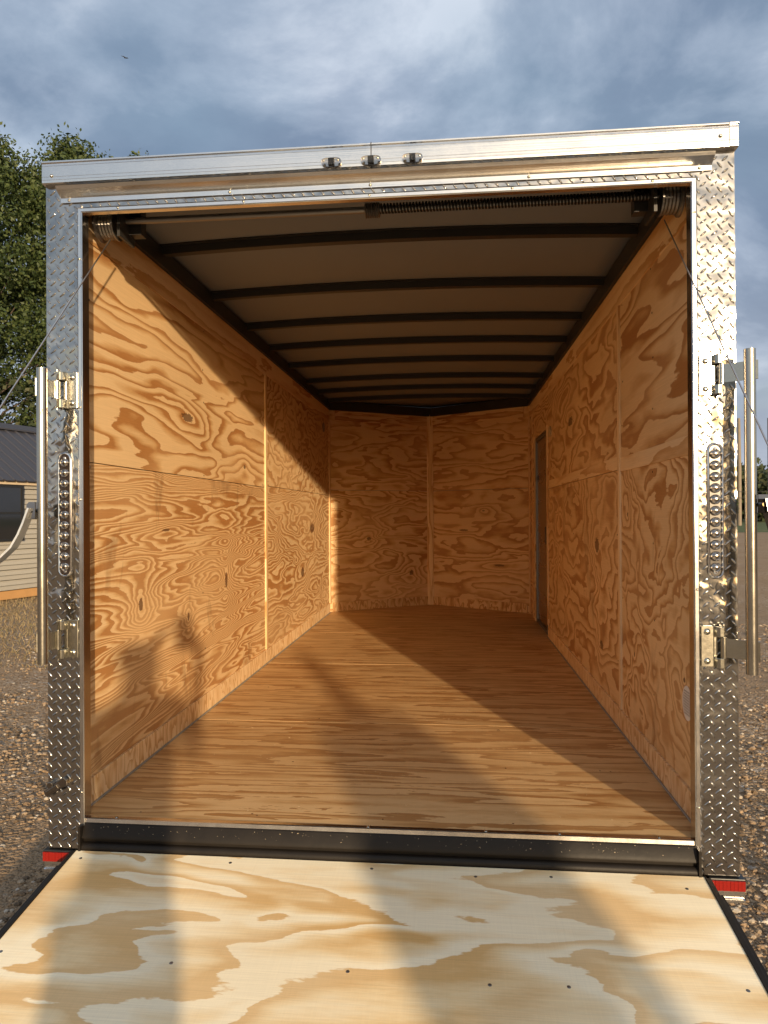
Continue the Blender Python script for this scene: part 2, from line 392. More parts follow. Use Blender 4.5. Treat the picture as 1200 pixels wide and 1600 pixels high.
def tree(base, h, rad, seed, label, group, nclump=330, per=230, leaf=.17, low=.06):
    rnd = random.Random(seed); x0, y0 = base; root = empty('broadleaf_tree', (x0, y0, GZ), label, 'tree', group)
    tk = MB(); top = Vector((x0+rnd.uniform(-.5, .5), y0, GZ+h*.72))
    tk.tube([(x0, y0, GZ-.1), (x0+.1, y0, GZ+h*.2), (x0-.1, y0+.1, GZ+h*.45), tuple(top)], .3, 10, True, [h*.024, h*.018, h*.013, h*.006])
    clumps = []
    for k in range(nclump):
        tz = rnd.random()**.8; zz = low+(1-low)*tz
        # crown profile: widest at a third, narrowing unevenly to the top
        prof = math.sin(min(.97, (zz-low)/(1-low)*.66+.31)*math.pi)**.7
        a = rnd.random()*6.28; rr = rad*prof*(rnd.random()**.5)*(1+.25*math.sin(a*3+seed)*1)
        p = Vector((x0+math.cos(a)*rr, y0+math.sin(a)*rr, GZ+h*zz)); clumps.append(p)
    for p in clumps[:30]:
        st = Vector((x0, y0, max(GZ+h*.15, p.z-rad*.55))); st.z = min(st.z, top.z)
        mid = (st+p)/2+Vector((rnd.uniform(-.3, .3), rnd.uniform(-.3, .3), rnd.uniform(.0, .5)))
        tk.tube([tuple(st), tuple(mid), tuple(p)], .05, 5, False, [h*.005, h*.0028, h*.001])
    tk.build('trunk', M_bark, root, smooth=True)
    lf = MB()
    for p in clumps:
        cr = rad*rnd.uniform(.13, .27)
        for _ in range(int(per*rnd.uniform(.6, 1.3))):
            d = Vector((rnd.gauss(0, 1), rnd.gauss(0, 1), rnd.gauss(0, .62))).normalized()*cr*rnd.random()**.4
            q = p+d; n = Vector((rnd.gauss(0, 1), rnd.gauss(0, 1), rnd.gauss(0, 1)+.6)).normalized()
            u = n.cross(Vector((rnd.gauss(0, 1), rnd.gauss(0, 1), rnd.gauss(0, 1)))).normalized(); w = n.cross(u); s = leaf*rnd.uniform(.6, 1.35)
            lf.quad(q-u*s*.5, q-w*s*.28, q+u*s*.5, q+w*s*.28)
    lf.build('crown', M_leaf, root)
    return root
tree((-18.8, 24.5), 16.4, 4.6, 11, 'tall leafy green tree behind the left end of the shed roof', 'tall trees behind the shed')
tree((-15.6, 26.5), 16.8, 4.3, 23, 'tall green tree close behind the diamond plate corner of the trailer', 'tall trees behind the shed', 300)
tree((-23.6, 27), 16.0, 4.6, 37, 'tree standing furthest left behind the shed', 'tall trees behind the shed', 170)
tree((-15.0, 31), 18.9, 3.2, 41, 'tree mostly hidden by the trailer, its top showing above the roof rail', 'tall trees behind the shed', 130, 170)
# low brush behind the shed, fills under the crowns
def wood(name, label, x0, x1, y, dy, h, n, per, leaf, seed):
    rnd = random.Random(seed); mb = MB()
    for k in range(n):
        cx = rnd.uniform(x0, x1); cy = y+rnd.uniform(-dy, dy); hh = h*rnd.uniform(.62, 1.08); rr = h*rnd.uniform(.18, .34)
        for _ in range(per):
            d = Vector((rnd.gauss(0, 1), rnd.gauss(0, 1), rnd.gauss(0, 1))).normalized()*rnd.random()**.35
            q = Vector((cx+d.x*rr, cy+d.y*rr, GZ+hh*.52+d.z*hh*.5)); s = leaf*rnd.uniform(.6, 1.4)
            n_ = Vector((rnd.gauss(0, 1), rnd.gauss(0, 1)-.5, rnd.gauss(0, 1)+.5)).normalized(); u = n_.orthogonal().normalized(); w = n_.cross(u)
            mb.quad(q-u*s*.5, q-w*s*.35, q+u*s*.5, q+w*s*.35)
    o = mb.build(name, M_leaf2); o['kind'] = 'stuff'; tag(o, label, 'woods'); return o
wood('treeline', 'distant dark treeline across the road at the far right', -60, 140, 118, 9, 9.6, 420, 300, .8, 5)
wood('brush', 'dark undergrowth below the trees behind the shed', -34, -9, 25, 3, 6.5, 90, 520, .22, 9)
# slim young tree beside the utility pole
def slim(x, y, h):
    rnd = random.Random(4); root = empty('slim_tree', (x, y, GZ), 'thin sparse young tree right beside the utility pole nearest the trailer', 'tree')
    MB().tube([(x, y, GZ), (x+.1, y, GZ+h*.5), (x, y, GZ+h)], .1, 6, True, [.12, .08, .02]).build('trunk', M_bark, root)
    lf = MB()
    for _ in range(1500):
        zz = rnd.uniform(.15, 1); a = rnd.random()*6.28; rr = 1.0*(1.1-zz)*rnd.random(); q = Vector((x+math.cos(a)*rr, y+math.sin(a)*rr, GZ+h*zz)); s = .28
        n_ = Vector((rnd.gauss(0, 1), rnd.gauss(0, 1), rnd.gauss(0, 1))).normalized(); u = n_.orthogonal().normalized(); w = n_.cross(u)
        lf.quad(q-u*s*.5, q-w*s*.3, q+u*s*.5, q+w*s*.3)
    lf.build('crown', M_leaf, root)
slim(31.6, 80.5, 9.6)

# ============================================================ UTILITY POLES AND WIRES
M_pole = plain('weathered_pole_wood', (.21, .175, .135), .85, 0., .2, 3.)
M_wire = plain('wire', (.05, .05, .05), .6)
POLES = [(32.15, 80), (35.45, 80.2), (40.5, 80.4)]
PL = ['bare wooden utility pole just right of the trailer corner, beside a slim tree', 'bare wooden utility pole at the right edge, beyond the lock bar', 'wooden utility pole furthest right, beyond the photo edge']
for (x, y), lb in zip(POLES, PL):
    o = MB().tube([(x, y, GZ-.2), (x+.04, y, GZ+6), (x, y, GZ+12)], .2, 12, True, [.23, .20, .16]).build('utility_pole', M_pole, smooth=True)
    tag(recentre(o, (x, y, GZ)), lb, 'pole', 'wooden poles along the road')
for z, lb in ((2.6, 'lower of the two thin dark wires crossing before the treeline'), (3.3, 'upper of the two thin dark wires crossing before the treeline')):
    mb = MB(); xs = [-30]+[p[0] for p in POLES]+[90]
    pts = []
    for a, b_ in zip(xs[:-1], xs[1:]):
        for k in range(8):
            u = k/8; pts.append((a+(b_-a)*u, 79.7, z-.5*4*u*(1-u)*min(1, (b_-a)/30)))
    pts.append((xs[-1], 79.7, z)); mb.tube(pts, .022, 5)
    tag(mb.build('overhead_wire', M_wire), lb, 'wire', 'wires between the poles')

# ============================================================ SHED
def shed():
    A = Vector((-7.56, 9.336, 0)); B = Vector((-7.276, 10.317, 0)); e = (B-A).normalized(); n = Vector((e.y, -e.x, 0))   # n faces the trailer
    root_loc = A+e*(-1.2); root = empty('garden_shed', (root_loc.x, root_loc.y, GZ), 'beige lap-sided shed with dark metal roof and black window, left of the trailer', 'shed')
    def P(a, d, z): v = A+e*a+n*d; return (v.x, v.y, z)
    a0, a1, dep = -3.7, 3.0, 3.2; z0, z1 = GZ+.17, GZ+2.13
    def bx(mb, aa, ab, da, db, za, zb):
        i = len(mb.v); mb.v += [P(aa, da, za), P(ab, da, za), P(ab, db, za), P(aa, db, za), P(aa, da, zb), P(ab, da, zb), P(ab, db, zb), P(aa, db, zb)]
        for f in ((0, 3, 2, 1), (4, 5, 6, 7), (0, 1, 5, 4), (1, 2, 6, 5), (2, 3, 7, 6), (3, 0, 4, 7)): mb.f.append(tuple(i+k for k in f)); mb.mi.append(mb.cur)
    Msid = plain('beige_vinyl_siding', (.33, .31, .265), .55, 0., .07, 2.); Mtrim = plain('cream_trim', (.52, .42, .29), .5)
    Mroof = metal('charcoal_metal_roof', (.055, .055, .065), .45, .1, 2.); MATS['charcoal_metal_roof'].node_tree.nodes['Principled BSDF'].inputs['Metallic'].default_value = .3
    Mskid = plain('treated_skid_wood', (.42, .23, .085), .7, 0., .2, 5.)
    # lap siding: saw-tooth courses
    def siding(pt, la, lb, zfun=None, name='siding'):
        mb = MB(); nc = 11; hh = (z1-z0)/nc
        for k in range(nc):
            za = z0+k*hh; zb = za+hh
            prof = [(-.03, za), (-.03, za+.014), (.034, za+.014), (.030, za+hh*.46), (.0, za+hh*.48), (.0, za+hh*.52), (.026, za+hh*.54), (.004, zb), (-.03, zb)]
            mb.prism(prof, lambda p, t_: pt(la if t_ == 0 else lb, p[0], p[1]))
        return mb.build(name, Msid, root)
    siding(lambda a, d, z: P(a, d, z), a0, a1, name='wall')
    siding(lambda a, d, z: P(a0-d, -a, z), 0, dep, name='wall')
    siding(lambda a, d, z: P(a1+d, -a, z), 0, dep, name='wall')
    mb = MB(); bx(mb, a0, a1, -.08, -.032, z0, z1); bx(mb, a0, a1, -dep, -dep+.05, z0, z1); mb.build('back_wall', Msid, root)
    # roof: two slopes with ribs, gable ends
    zr = z1+1.15; ov = .16
    for sgn in (0, 1):
        mb = MB()
        def RP(a, s, lift):
            if sgn == 0: d = ov-(dep/2+ov)*s
            else: d = -dep-ov+(dep/2+ov)*s
            return P(a, d, z1-.05+(zr-z1+.05)*s+lift)
        na = int((a1-a0+.4)/.0575/4); prof = []
        a = a0-.2
        while a < a1+.2:
            prof += [(a, 0), (a+.185, 0), (a+.197, .02), (a+.215, .02), (a+.227, 0)]; a += .228
        top = [(p[0], p[1]) for p in prof]
        i = len(mb.v); k = len(top)
        mb.v += [RP(p[0], 0, p[1]) for p in top]+[RP(p[0], 1, p[1]) for p in top]
        for q in range(k-1): mb.f.append((i+q, i+q+1, i+k+q+1, i+k+q)); mb.mi.append(0)
        o = mb.build('roof', Mroof, root); md = o.modifiers.new('thick', 'SOLIDIFY'); md.thickness = .02; md.offset = -1 if sgn else 1
    mb = MB(); mb.prism([(.22, -.09), (0, .035), (-.22, -.09), (-.22, -.12), (0, .005), (.22, -.12)], lambda p, t_: P((a0-.22) if t_ == 0 else (a1+.22), -dep/2+p[0], zr+p[1]+.03)); mb.build('ridge_cap', Mroof, root)
    for aa in (a0, a1-.04):
        mb = MB(); mb.prism([(0, z1-.02), (-dep, z1-.02), (-dep/2, zr-.05)], lambda p, t_: P(aa+.04*t_, p[0], p[1])); mb.build('gable', Msid, root)
    mb = MB(); bx(mb, a0-.18, a1+.18, .02, .10, z1-.10, z1-.005); mb.build('soffit', Mtrim, root)
    mb = MB(); bx(mb, a0, a1, -.12, .012, GZ+.02, z0-.002); bx(mb, a0, a1, -dep, -dep+.12, GZ+.02, z0-.002); bx(mb, a0+.001, a0+.1, -dep+.13, -.13, GZ+.03, z0-.003); bx(mb, a1-.1, a1-.001, -dep+.13, -.13, GZ+.03, z0-.003); mb.build('skid', Mskid, root)
    # window: black frame, two sashes
    def window(wa, wb, za, zb):
        f = MB()
        for q in ((wa, wa+.04, za, zb), (wb-.04, wb, za, zb), (wa+.04, wb-.04, zb-.04, zb), (wa+.04, wb-.04, za, za+.04), (wa+.04, wb-.04, (za+zb)/2-.02, (za+zb)/2+.02)):
            bx(f, q[0], q[1], .001, .065, q[2], q[3])
        fo = f.build('window', M_plastic, root)
        bx(f, (wa+wb)/2-.008, (wa+wb)/2+.008, .048, .058, za+.04, zb-.04) if 0 else None
        g = MB(); bx(g, wa+.041, wb-.041, 0.003, .048, za+.041, zb-.041); g.build('pane', M_glass, fo)
    window(-.22, .44, GZ+1.04, GZ+2.02); window(-2.9, -2.2, GZ+1.04, GZ+2.02)
    # door with dark frame and cream jambs
    mb = MB(); bx(mb, 1.06, 1.98, .001, .055, z0+.03, z1-.12); d = mb.build('door', plain('shed_door_dark', (.03, .03, .034), .5), root)
    mb = MB(); bx(mb, .985, 1.055, .001, .07, z0+.02, z1-.11); bx(mb, 1.985, 2.055, .001, .07, z0+.02, z1-.11); mb.build('door_trim', Mtrim, root)
    mb = MB(); mb.tube([P(1.15, .046, GZ+1.1), P(1.15, .09, GZ+1.1)], .025, 10); mb.build('handle', M_chrome, d)
shed()

# ============================================================ TRAILER
TR = empty('cargo_trailer', (0, 2.5, GZ), 'open enclosed cargo trailer lined with plywood, diamond plate corners, ramp door down', 'trailer')
def part(mb, name, mats, parent=TR, **k): return mb.build(name, mats, parent, **k)

# --- diamond plate panels: real raised lugs
def lug(mb, x, z, ang, ln=.0128, wd=.0034, h=.0030, n=10):
    """rounded raised bar on plane y=0 facing -y"""
    i = len(mb.v); ca, sa = math.cos(ang), math.sin(ang)
    for k, hh in ((1., -.0006), (.82, .0013), (.5, .0025)):
        for q in range(n):
            a = 2*math.pi*q/n; px, pz = math.cos(a)*ln*(k*.55+.45 if k < 1 else 1), math.sin(a)*wd*k
            mb.v.append((x+px*ca-pz*sa, -hh, z+px*sa+pz*ca))
    mb.v.append((x, -h, z)); tp = len(mb.v)-1
    for k in range(2):
        for q in range(n): q2 = (q+1) % n; mb.f.append((i+k*n+q, i+k*n+q2, i+(k+1)*n+q2, i+(k+1)*n+q)); mb.mi.append(0)
    for q in range(n): mb.f.append((i+2*n+q, i+2*n+(q+1) % n, tp)); mb.mi.append(0)
def lugs(mb, x0, x1, z0, z1, avoid=()):
    px, pz = .0315, .0365; r = 0; z = z0+.01
    while z < z1-.006:
        c = 0; x = x0+.006
        while x < x1-.004:
            for (dx, dz, ang) in ((0, 0, R(-52)), (px/2, pz/2, R(38))):
                X, Z = x+dx, z+dz
                if x0+.004 < X < x1-.004 and z0+.008 < Z < z1-.008 and not any(a[0] < X < a[1] and a[2] < Z < a[3] for a in avoid):
                    lug(mb, X, Z, ang+random.uniform(-.05, .05))
            x += px
        z += pz
def plate_grid(mb, x0, x1, z0, z1, st=.013, amp=.0012, pucker=()):
    nx = max(2, int((x1-x0)/st)); nz = max(2, int((z1-z0)/st)); i = len(mb.v)
    for b_ in range(nz+1):
        for a in range(nx+1):
            x = x0+(x1-x0)*a/nx; z = z0+(z1-z0)*b_/nz
            d = amp*mn.noise(Vector((x*8+3, z*5, 2)))
            for (cx, cz, rx, rz, am) in pucker:
                g = math.exp(-((x-cx)/rx)**2-((z-cz)/rz)**2); d += am*g*mn.noise(Vector((x*40, z*22, cz*9)))
            mb.v.append((x, max(-.0018, min(.0012, d*.6))*1. if 0 else d*.6, z))
    for b_ in range(nz):
        for a in range(nx):
            k = i+b_*(nx+1)+a; mb.f.append((k, k+1, k+nx+2, k+nx+1)); mb.mi.append(0)
BZ = -.10
for sg in (-1, 1):
    xa, xb = (-1.065, -.955) if sg < 0 else (.955, 1.065)
    xc = sg*1.008
    mb = MB(); pk = [(xc, 1.37, .06, .13, .006), (xc, 1.19, .05, .09, .008), (xc, .74, .05, .08, .006), (xc, .97, .07, .2, .002), (xc, .57, .06, .1, .003)]
    plate_grid(mb, xa, xb, BZ, 2.034, pucker=pk)
    av = [(xc-.028, xc+.028, .76, 1.17)]
    nv = len(mb.v); lugs(mb, xa, xb, BZ, 2.03, av)
    o = part(mb, 'rear_corner_plate', M_plate, smooth=True, label='diamond plate corner panel on the %s of the door opening' % ('left' if sg < 0 else 'right'))
    # return leg round the corner
    mb = MB(); xo = sg*1.0655
    mb.box(min(xo, xo+sg*.0015), max(xo, xo+sg*.0015), .001, .10, BZ, 2.034)
    part(mb, 'corner_return', M_plate)
mb = MB(); plate_grid(mb, -.955, .955, 1.9586, 2.034, .02, .0008); lugs(mb, -.955, .955, 1.957, 2.034); part(mb, 'header_plate', M_plate, smooth=True)
# structure behind the plates
mb = MB(); mb.box(-1.06, -.957, .006, .05, BZ, 2.09); mb.box(.957, 1.06, .006, .05, BZ, 2.09); mb.box(-.956, .956, .006, .05, 1.962, 2.09); part(mb, 'rear_frame', M_blackm)

# --- opening trim: mitred aluminium extrusion with inner lip
prof = [(.0175, 0.0045), (.0175, -.006), (.013, -.010), (.004, -.010), (.001, -.0125), (-.001, -.010), (-.001, .030), (.004, .030), (.004, .0045)]   # (outward from the opening edge, y)
def trim_side(sg):
    def fn(p, t_):
        x = sg*(HW+p[0]); z = (-.155 if t_ == 0 else OH+p[0]); return (x, p[1], max(z, -.155))
    return fn
for sg in (-1, 1):
    mb = MB()
    def fn(p, t_, sg=sg): return (sg*(HW+p[0]), p[1], -.05 if t_ == 0 else OH+p[0])
    mb.prism(prof, fn); t_o = part(mb, 'door_trim', M_trim, label='upright aluminium trim on the %s edge of the opening' % ('left' if sg < 0 else 'right'))
    for z in ((1.79, 1.315, 1.02, .085) if sg < 0 else (1.85, 1.27, .74, .10)):
        MB().dome((sg*(HW+.0095), -.0098, z), .0045, (0, -1, 0), .003, 10, 3).build('rivet', M_zinc, t_o, smooth=True)
mb = MB(); mb.prism(prof, lambda p, t_: ((-1 if t_ == 0 else 1)*(HW+p[0]), min(p[1], .010), OH+p[0])); th = part(mb, 'door_trim', M_trim, label='horizontal aluminium trim over the opening')
for x in (-.82, -.41, -.013, .42, .83): MB().dome((x, -.0098, OH+.010), .0045, (0, -1, 0), .003, 10, 3).build('rivet', M_zinc, th, smooth=True)

# --- drip rail over the door
mb = MB()
dp = [(-.0015, 1.974), (-.005, 1.974), (-.006, 1.988), (-.038, 2.009), (-.042, 2.018), (-.046, 2.017), (-.043, 2.004), (-.008, 1.983), (-.001, 1.983)]
dp = [(-.001, 1.9735), (-.006, 1.9735), (-.006, 1.988), (-.036, 2.004), (-.040, 2.014), (-.037, 2.0155), (-.033, 2.008), (-.004, 1.993), (-.001, 1.993)]
mb.prism(dp, lambda p, t_: (-1.012 if t_ == 0 else 1.0, p[0], p[1])); dr = part(mb, 'drip_rail', M_rail)
for x in (-.985, -.455, -.011, .47, .965): MB().dome((x, -.0058, 1.981), .005, (0, -1, 0), .004, 10, 3).build('screw', M_zinc, dr, smooth=True)

# --- cap rail along the rear roof edge
cp = [(.10, 2.031), (-.016, 2.031), (-.020, 2.034), (-.0205, 2.042), (-.0190, 2.0425), (-.0205, 2.043), (-.0205, 2.052), (-.0190, 2.0525), (-.0205, 2.053), (-.0205, 2.086), (-.0190, 2.0865), (-.0205, 2.087), (-.020, 2.094), (-.024, 2.097), (-.024, 2.101), (-.018, 2.105), (.10, 2.125)]
mb = MB(); mb.prism(cp, lambda p, t_: (-1.068 if t_ == 0 else -.0075, p[0], p[1])); mb.prism(cp, lambda p, t_: (-.0045 if t_ == 0 else 1.045, p[0], p[1]))
cr = part(mb, 'roof_cap_rail', M_rail)
mb = MB(); cp2 = [(a-.0015 if a < 0 else a, z+(.0015 if z > 2.09 else 0)) for a, z in cp]
mb.prism(cp2, lambda p, t_: (1.0455 if t_ == 0 else 1.071, p[0], p[1])); part(mb, 'cap_corner', M_rail, bevel=.002)
mb = MB(); mb.box(-.0072, -.0048, -.021, .09, 2.033, 2.106); part(mb, 'cap_joint', M_blackm)
for x, z in ((-1.035, 2.055), (1.02, 2.065)): MB().dome((x, -.0204, z), .006, (0, -1, 0), .005, 10, 3).build('screw', M_zinc, cr, smooth=True)
# three clear marker lights
for x in (-.128, -.006, .121):
    def oval(p, w, h_, n=28): return [(p+math.copysign(abs(math.cos(a))**.62, math.cos(a))*w, math.copysign(abs(math.sin(a))**.75, math.sin(a))*h_) for a in [2*math.pi*k/n for k in range(n)]]
    mb = MB(); mb.prism(oval(x, .031, .0125), lambda p, t_: (p[0], -.0210 if t_ == 0 else -.0265, 2.047+p[1])); ml = part(mb, 'marker_light', M_bowl, cr)
for x in (-.128, -.006, .121):
    mb = MB(); mb.box(x-.009, x+.009, -.0345, -.0268, 2.0375, 2.0575); part(mb, 'marker_diode', M_plastic, cr)
    mb = MB(); mb.cur = 0
    for k, (sx, dy) in enumerate(((.0305, -.027), (.030, -.033), (.027, -.038))): pass
    ring = [oval(x, w_, h_) for w_, h_ in ((.031, .0125), (.030, .0118), (.026, .009), (.016, .005))]; ys_ = (-.0268, -.0335, -.0375, -.0395); i = 0
    for rg, yy in zip(ring, ys_): mb.v += [(p[0], yy, 2.047+p[1]) for p in rg]
    for k in range(3):
        for q in range(28): mb.f.append((k*28+q, k*28+(q+1) % 28, (k+1)*28+(q+1) % 28, (k+1)*28+q)); mb.mi.append(0)
    mb.f.append(tuple(range(84, 112))); mb.mi.append(0)
    part(mb, 'marker_lens', M_clear, cr, smooth=True)
    for dx in (-.022, .022): MB().dome((x+dx, -.0385, 2.047), .0038, (0, -1, 0), .002, 8, 2).build('screw', M_zinc, cr)

# --- long oval LED tail lights
def tail(sg):
    xc, z0, z1 = sg*1.0045, .778, 1.165; r = .0165; zc0, zc1 = z0+r, z1-r; n = 14
    def stad(rr, y): return [(xc+math.cos(a)*rr, y, (zc1 if a < math.pi+1e-6 and a >= -1e-6 else zc0)+math.sin(a)*rr) for a in [math.pi*k/n for k in range(n+1)]+[math.pi+math.pi*k/n for k in range(n+1)]]
    mb = MB(); N_ = 2*(n+1); rings = [stad(r+.0075, -.0004), stad(r+.0065, -.006), stad(r+.003, -.0085), stad(r, -.006), stad(r-.001, .002)]
    for rg in rings: mb.v += rg
    for k in range(len(rings)-1):
        for q in range(N_): mb.f.append((k*N_+q, k*N_+(q+1) % N_, (k+1)*N_+(q+1) % N_, (k+1)*N_+q)); mb.mi.append(0)
    tl = part(mb, 'tail_light', M_chrome, smooth=True, label='oval strip light in the %s corner plate' % ('left' if sg < 0 else 'right'))
    mb = MB(); mb.quad(*stad(r-.0012, -.0022)); part(mb, 'reflector_base', plain('tail_base_%s' % ('a' if sg < 0 else 'b'), (.025, .018, .016), .25, 0.), tl)
    step = (zc1-zc0-.02)/10
    for k in range(11):
        z = zc0+.010+step*k; mb = MB()
        seg = 20; rg = []
        for rr, y in ((.0145, -.003), (.0142, -.008), (.0105, -.0112), (.0088, -.0102), (.0072, -.0115), (.004, -.0125)): rg.append([(xc+math.cos(a)*rr, y, z+math.sin(a)*rr) for a in [2*math.pi*q/seg for q in range(seg)]])
        for g in rg: mb.v += g
        for a in range(len(rg)-1):
            for q in range(seg): mb.f.append((a*seg+q, a*seg+(q+1) % seg, (a+1)*seg+(q+1) % seg, (a+1)*seg+q)); mb.mi.append(0)
        mb.f.append(tuple(range((len(rg)-1)*seg, len(rg)*seg))); mb.mi.append(0)
        mb.build('led_lens', M_clear if k < 0 else M_bowl, tl, smooth=True)
    for z in (zc0-.004, zc1+.004): MB().dome((xc, -.0025, z), .006, (0, -1, 0), .004, 10, 3).build('screw', M_chrome, tl, smooth=True)
tail(-1); tail(1)

# --- lock bars: hinged brackets, pipe, bent handle
def lockbar(sg):
    px = 1.0745 if sg > 0 else -1.036; py = -.077; side = 'right' if sg > 0 else 'left'
    lb = MB().tube([(px, py, .508), (px, py, 1.428)], .0158, 24).build('lock_bar', M_pipe, TR, smooth=True, label='vertical steel lock bar swung open on the %s side' % side)
    zt = (1.312, 1.428); zb = (.513, .633)
    for (za, zb_) in (zt, zb):
        xi, xo = sg*.960, sg*1.012         # mounting flange from the inner edge to the knuckle
        mb = MB(); fx = sorted((xi+sg*.0, xi+sg*.036))
        mb.box(fx[0], fx[1], -.007, -.001, za, zb_)
        # channel-shaped knuckle part with a window in the middle
        h = zb_-za
        for (a, b_) in ((za, za+h*.24), (zb_-h*.24, zb_)):
            mb.prism([(.0345, -.007), (.040, -.022), (.046, -.028), (.058, -.029), (.063, -.020), (.063, -.001), (.058, -.001), (.058, -.018), (.055, -.023), (.047, -.022), (.042, -.010), (.0345, -.001)],
                     lambda p, t_, a=a, b_=b_: (xi+sg*p[0], p[1], a if t_ == 0 else b_))
        mb.box(*sorted((xi+sg*.0362, xi+sg*.047)), -.006, -.0015, za+h*.242, zb_-h*.242)
        hg = part(mb, 'hinge_bracket', M_zinc, lb, bevel=.0015)
        mb = MB(); mb.tube([(xi+sg*.058, -.022, za+h*.25), (xi+sg*.058, -.022, zb_-h*.25)], .0085, 16); mb.tube([(xi+sg*.058, -.022, za-.006), (xi+sg*.058, -.022, zb_+.006)], .004, 10); part(mb, 'hinge_pin', M_zinc, lb, smooth=True)
        # strap out to the pipe
        mb = MB(); m0, m1 = za+h*.27, zb_-h*.27; x0_, x1_ = xi+sg*.062, px-sg*.004
        mb.prism([(0, 0), (1, 0), (1, 1), (0, 1)], lambda p, t_: ((x0_+(x1_-x0_)*p[0]), (-.026+(py+.018-.0-(-.026))*p[0])-.004*t_, m0+(m1-m0)*p[1]))
        mb.tube([(px+sg*.0185, py, m0), (px+sg*.0185, py, m1)], .0045, 8)
        part(mb, 'strap', M_zinc, lb, smooth=False)
        for z in (za+.017, zb_-.017): MB().dome((xi+sg*.017, -.0068, z), .0098, (0, -1, 0), .0055, 16, 4).build('bolt', M_zinc, lb, smooth=True)
    # handle pivot clevis + bent flat lever
    def v(x, y, z): return Vector((x, y, z))
    zc = .985 if sg < 0 else .990
    mb = MB(); x0_, x1_ = px+sg*.012, px+sg*(.040 if sg < 0 else .052)
    for yy in (py-.020, py+.012):
        mb.prism([(x0_, zc-.026), (x1_-sg*.008, zc-.026), (x1_, zc-.018), (x1_, zc+.018), (x1_-sg*.008, zc+.026), (x0_, zc+.026)], lambda p, t_, yy=yy: (p[0], yy+.004*t_+(abs(p[0]-x0_)*.42 if sg > 0 else 0), p[1]))
    mb.tube([(px+sg*.027, py-.024, zc-.002), (px+sg*.027, py+.02, zc-.002)], .006, 12)
    part(mb, 'handle_clevis', M_clev, lb)
    if sg < 0: path = [(-1.064, .992), (-1.079, .945), (-1.092, .91), (-1.112, .872), (-1.15, .835), (-1.21, .79), (-1.30, .735), (-1.45, .70)]
    else: path = [(1.104, 1.004), (1.112, .955), (1.122, .91), (1.145, .86), (1.19, .80), (1.28, .75), (1.42, .72)]
    mb = MB(); i = 0; th = .0032
    for k, (x, z) in enumerate(path):
        a = path[max(0, k-1)]; b_ = path[min(len(path)-1, k+1)]; d = Vector((b_[0]-a[0], 0, b_[1]-a[1])).normalized(); nn = Vector((-d.z, 0, d.x))
        yo = py-.035-.02*k*.25
        for (o_, yy) in ((-th, 0), (th, 0), (th, .036), (-th, .036)): mb.v.append((x+nn.x*o_, yo+yy+.003, z+nn.z*o_))
    for k in range(len(path)-1):
        for q in range(4): mb.f.append((k*4+q, k*4+(q+1) % 4, (k+1)*4+(q+1) % 4, (k+1)*4+q)); mb.mi.append(0)
    mb.f.append((3, 2, 1, 0)); e_ = (len(path)-1)*4; mb.f.append((e_, e_+1, e_+2, e_+3)); mb.mi += [0, 0]
    part(mb, 'handle', M_lever if sg < 0 else M_clev, lb, smooth=False)
lockbar(-1); lockbar(1)

# --- door holdback latch on the left plate
mb = MB(); c0 = Vector((-1.032, 0, .1)); ang = R(34)
def rp(u, w): return (c0.x+u*math.cos(ang)-w*math.sin(ang), c0.z+u*math.sin(ang)+w*math.cos(ang))
mb.prism([(-.040, -.012), (.040, -.013), (.044, 0), (.040, .013), (-.040, .012), (-.044, 0)], lambda p, t_: (rp(*p)[0], -.018*t_-.001, rp(*p)[1]))
mb.prism([(-.034, -.007), (.012, -.007), (.012, .007), (-.034, .007)], lambda p, t_: (rp(*p)[0], -.018-.007*t_, rp(*p)[1]))
mb.tube([(rp(-.008, .016)[0], -.001, rp(-.008, .016)[1]), (rp(-.008, .016)[0], -.025, rp(-.008, .016)[1])], .010, 14)
mb.tube([(rp(-.002, -.016)[0], -.004, rp(-.002, -.016)[1]), (rp(.014, -.020)[0], -.02, rp(.014, -.02)[1])], .004, 10)
part(mb, 'holdback_latch', metal('dark_chrome', (.25, .23, .21), .1), bevel=.002)

# --- red clearance lights under the plates with the aluminium ledge below
for sg in (-1, 1):
    x0_, x1_ = sorted((sg*.978, sg*1.079)); sd = 'left' if sg < 0 else 'right'
    mb = MB(); mb.box(x0_, x1_, -.012, .05, -.139, -.104); lt = part(mb, 'side_marker', M_plastic, bevel=.002, label='red marker light below the %s corner plate' % sd)
    mb = MB(); xm = x0_+.003, x1_-.003; nn = 9
    for k in range(nn):
        a = xm[0]+(xm[1]-xm[0])*k/nn; b_ = xm[0]+(xm[1]-xm[0])*(k+1)/nn
        mb.box(a+.0003, b_-.0003, -.018-.0004*(k % 2), -.0125, -.136, -.1075)
    part(mb, 'red_lens', M_red, lt)
    mb = MB(); mb.prism([(0, 0), (-.008, 0), (-.008, -.012), (-.004, -.014), (-.004, -.024), (-.012, -.026), (-.012, -.034), (0, -.034)], lambda p, t_: (x0_ if t_ == 0 else x1_, p[0]+.004, -.1405+p[1])); part(mb, 'ledge', M_rail)

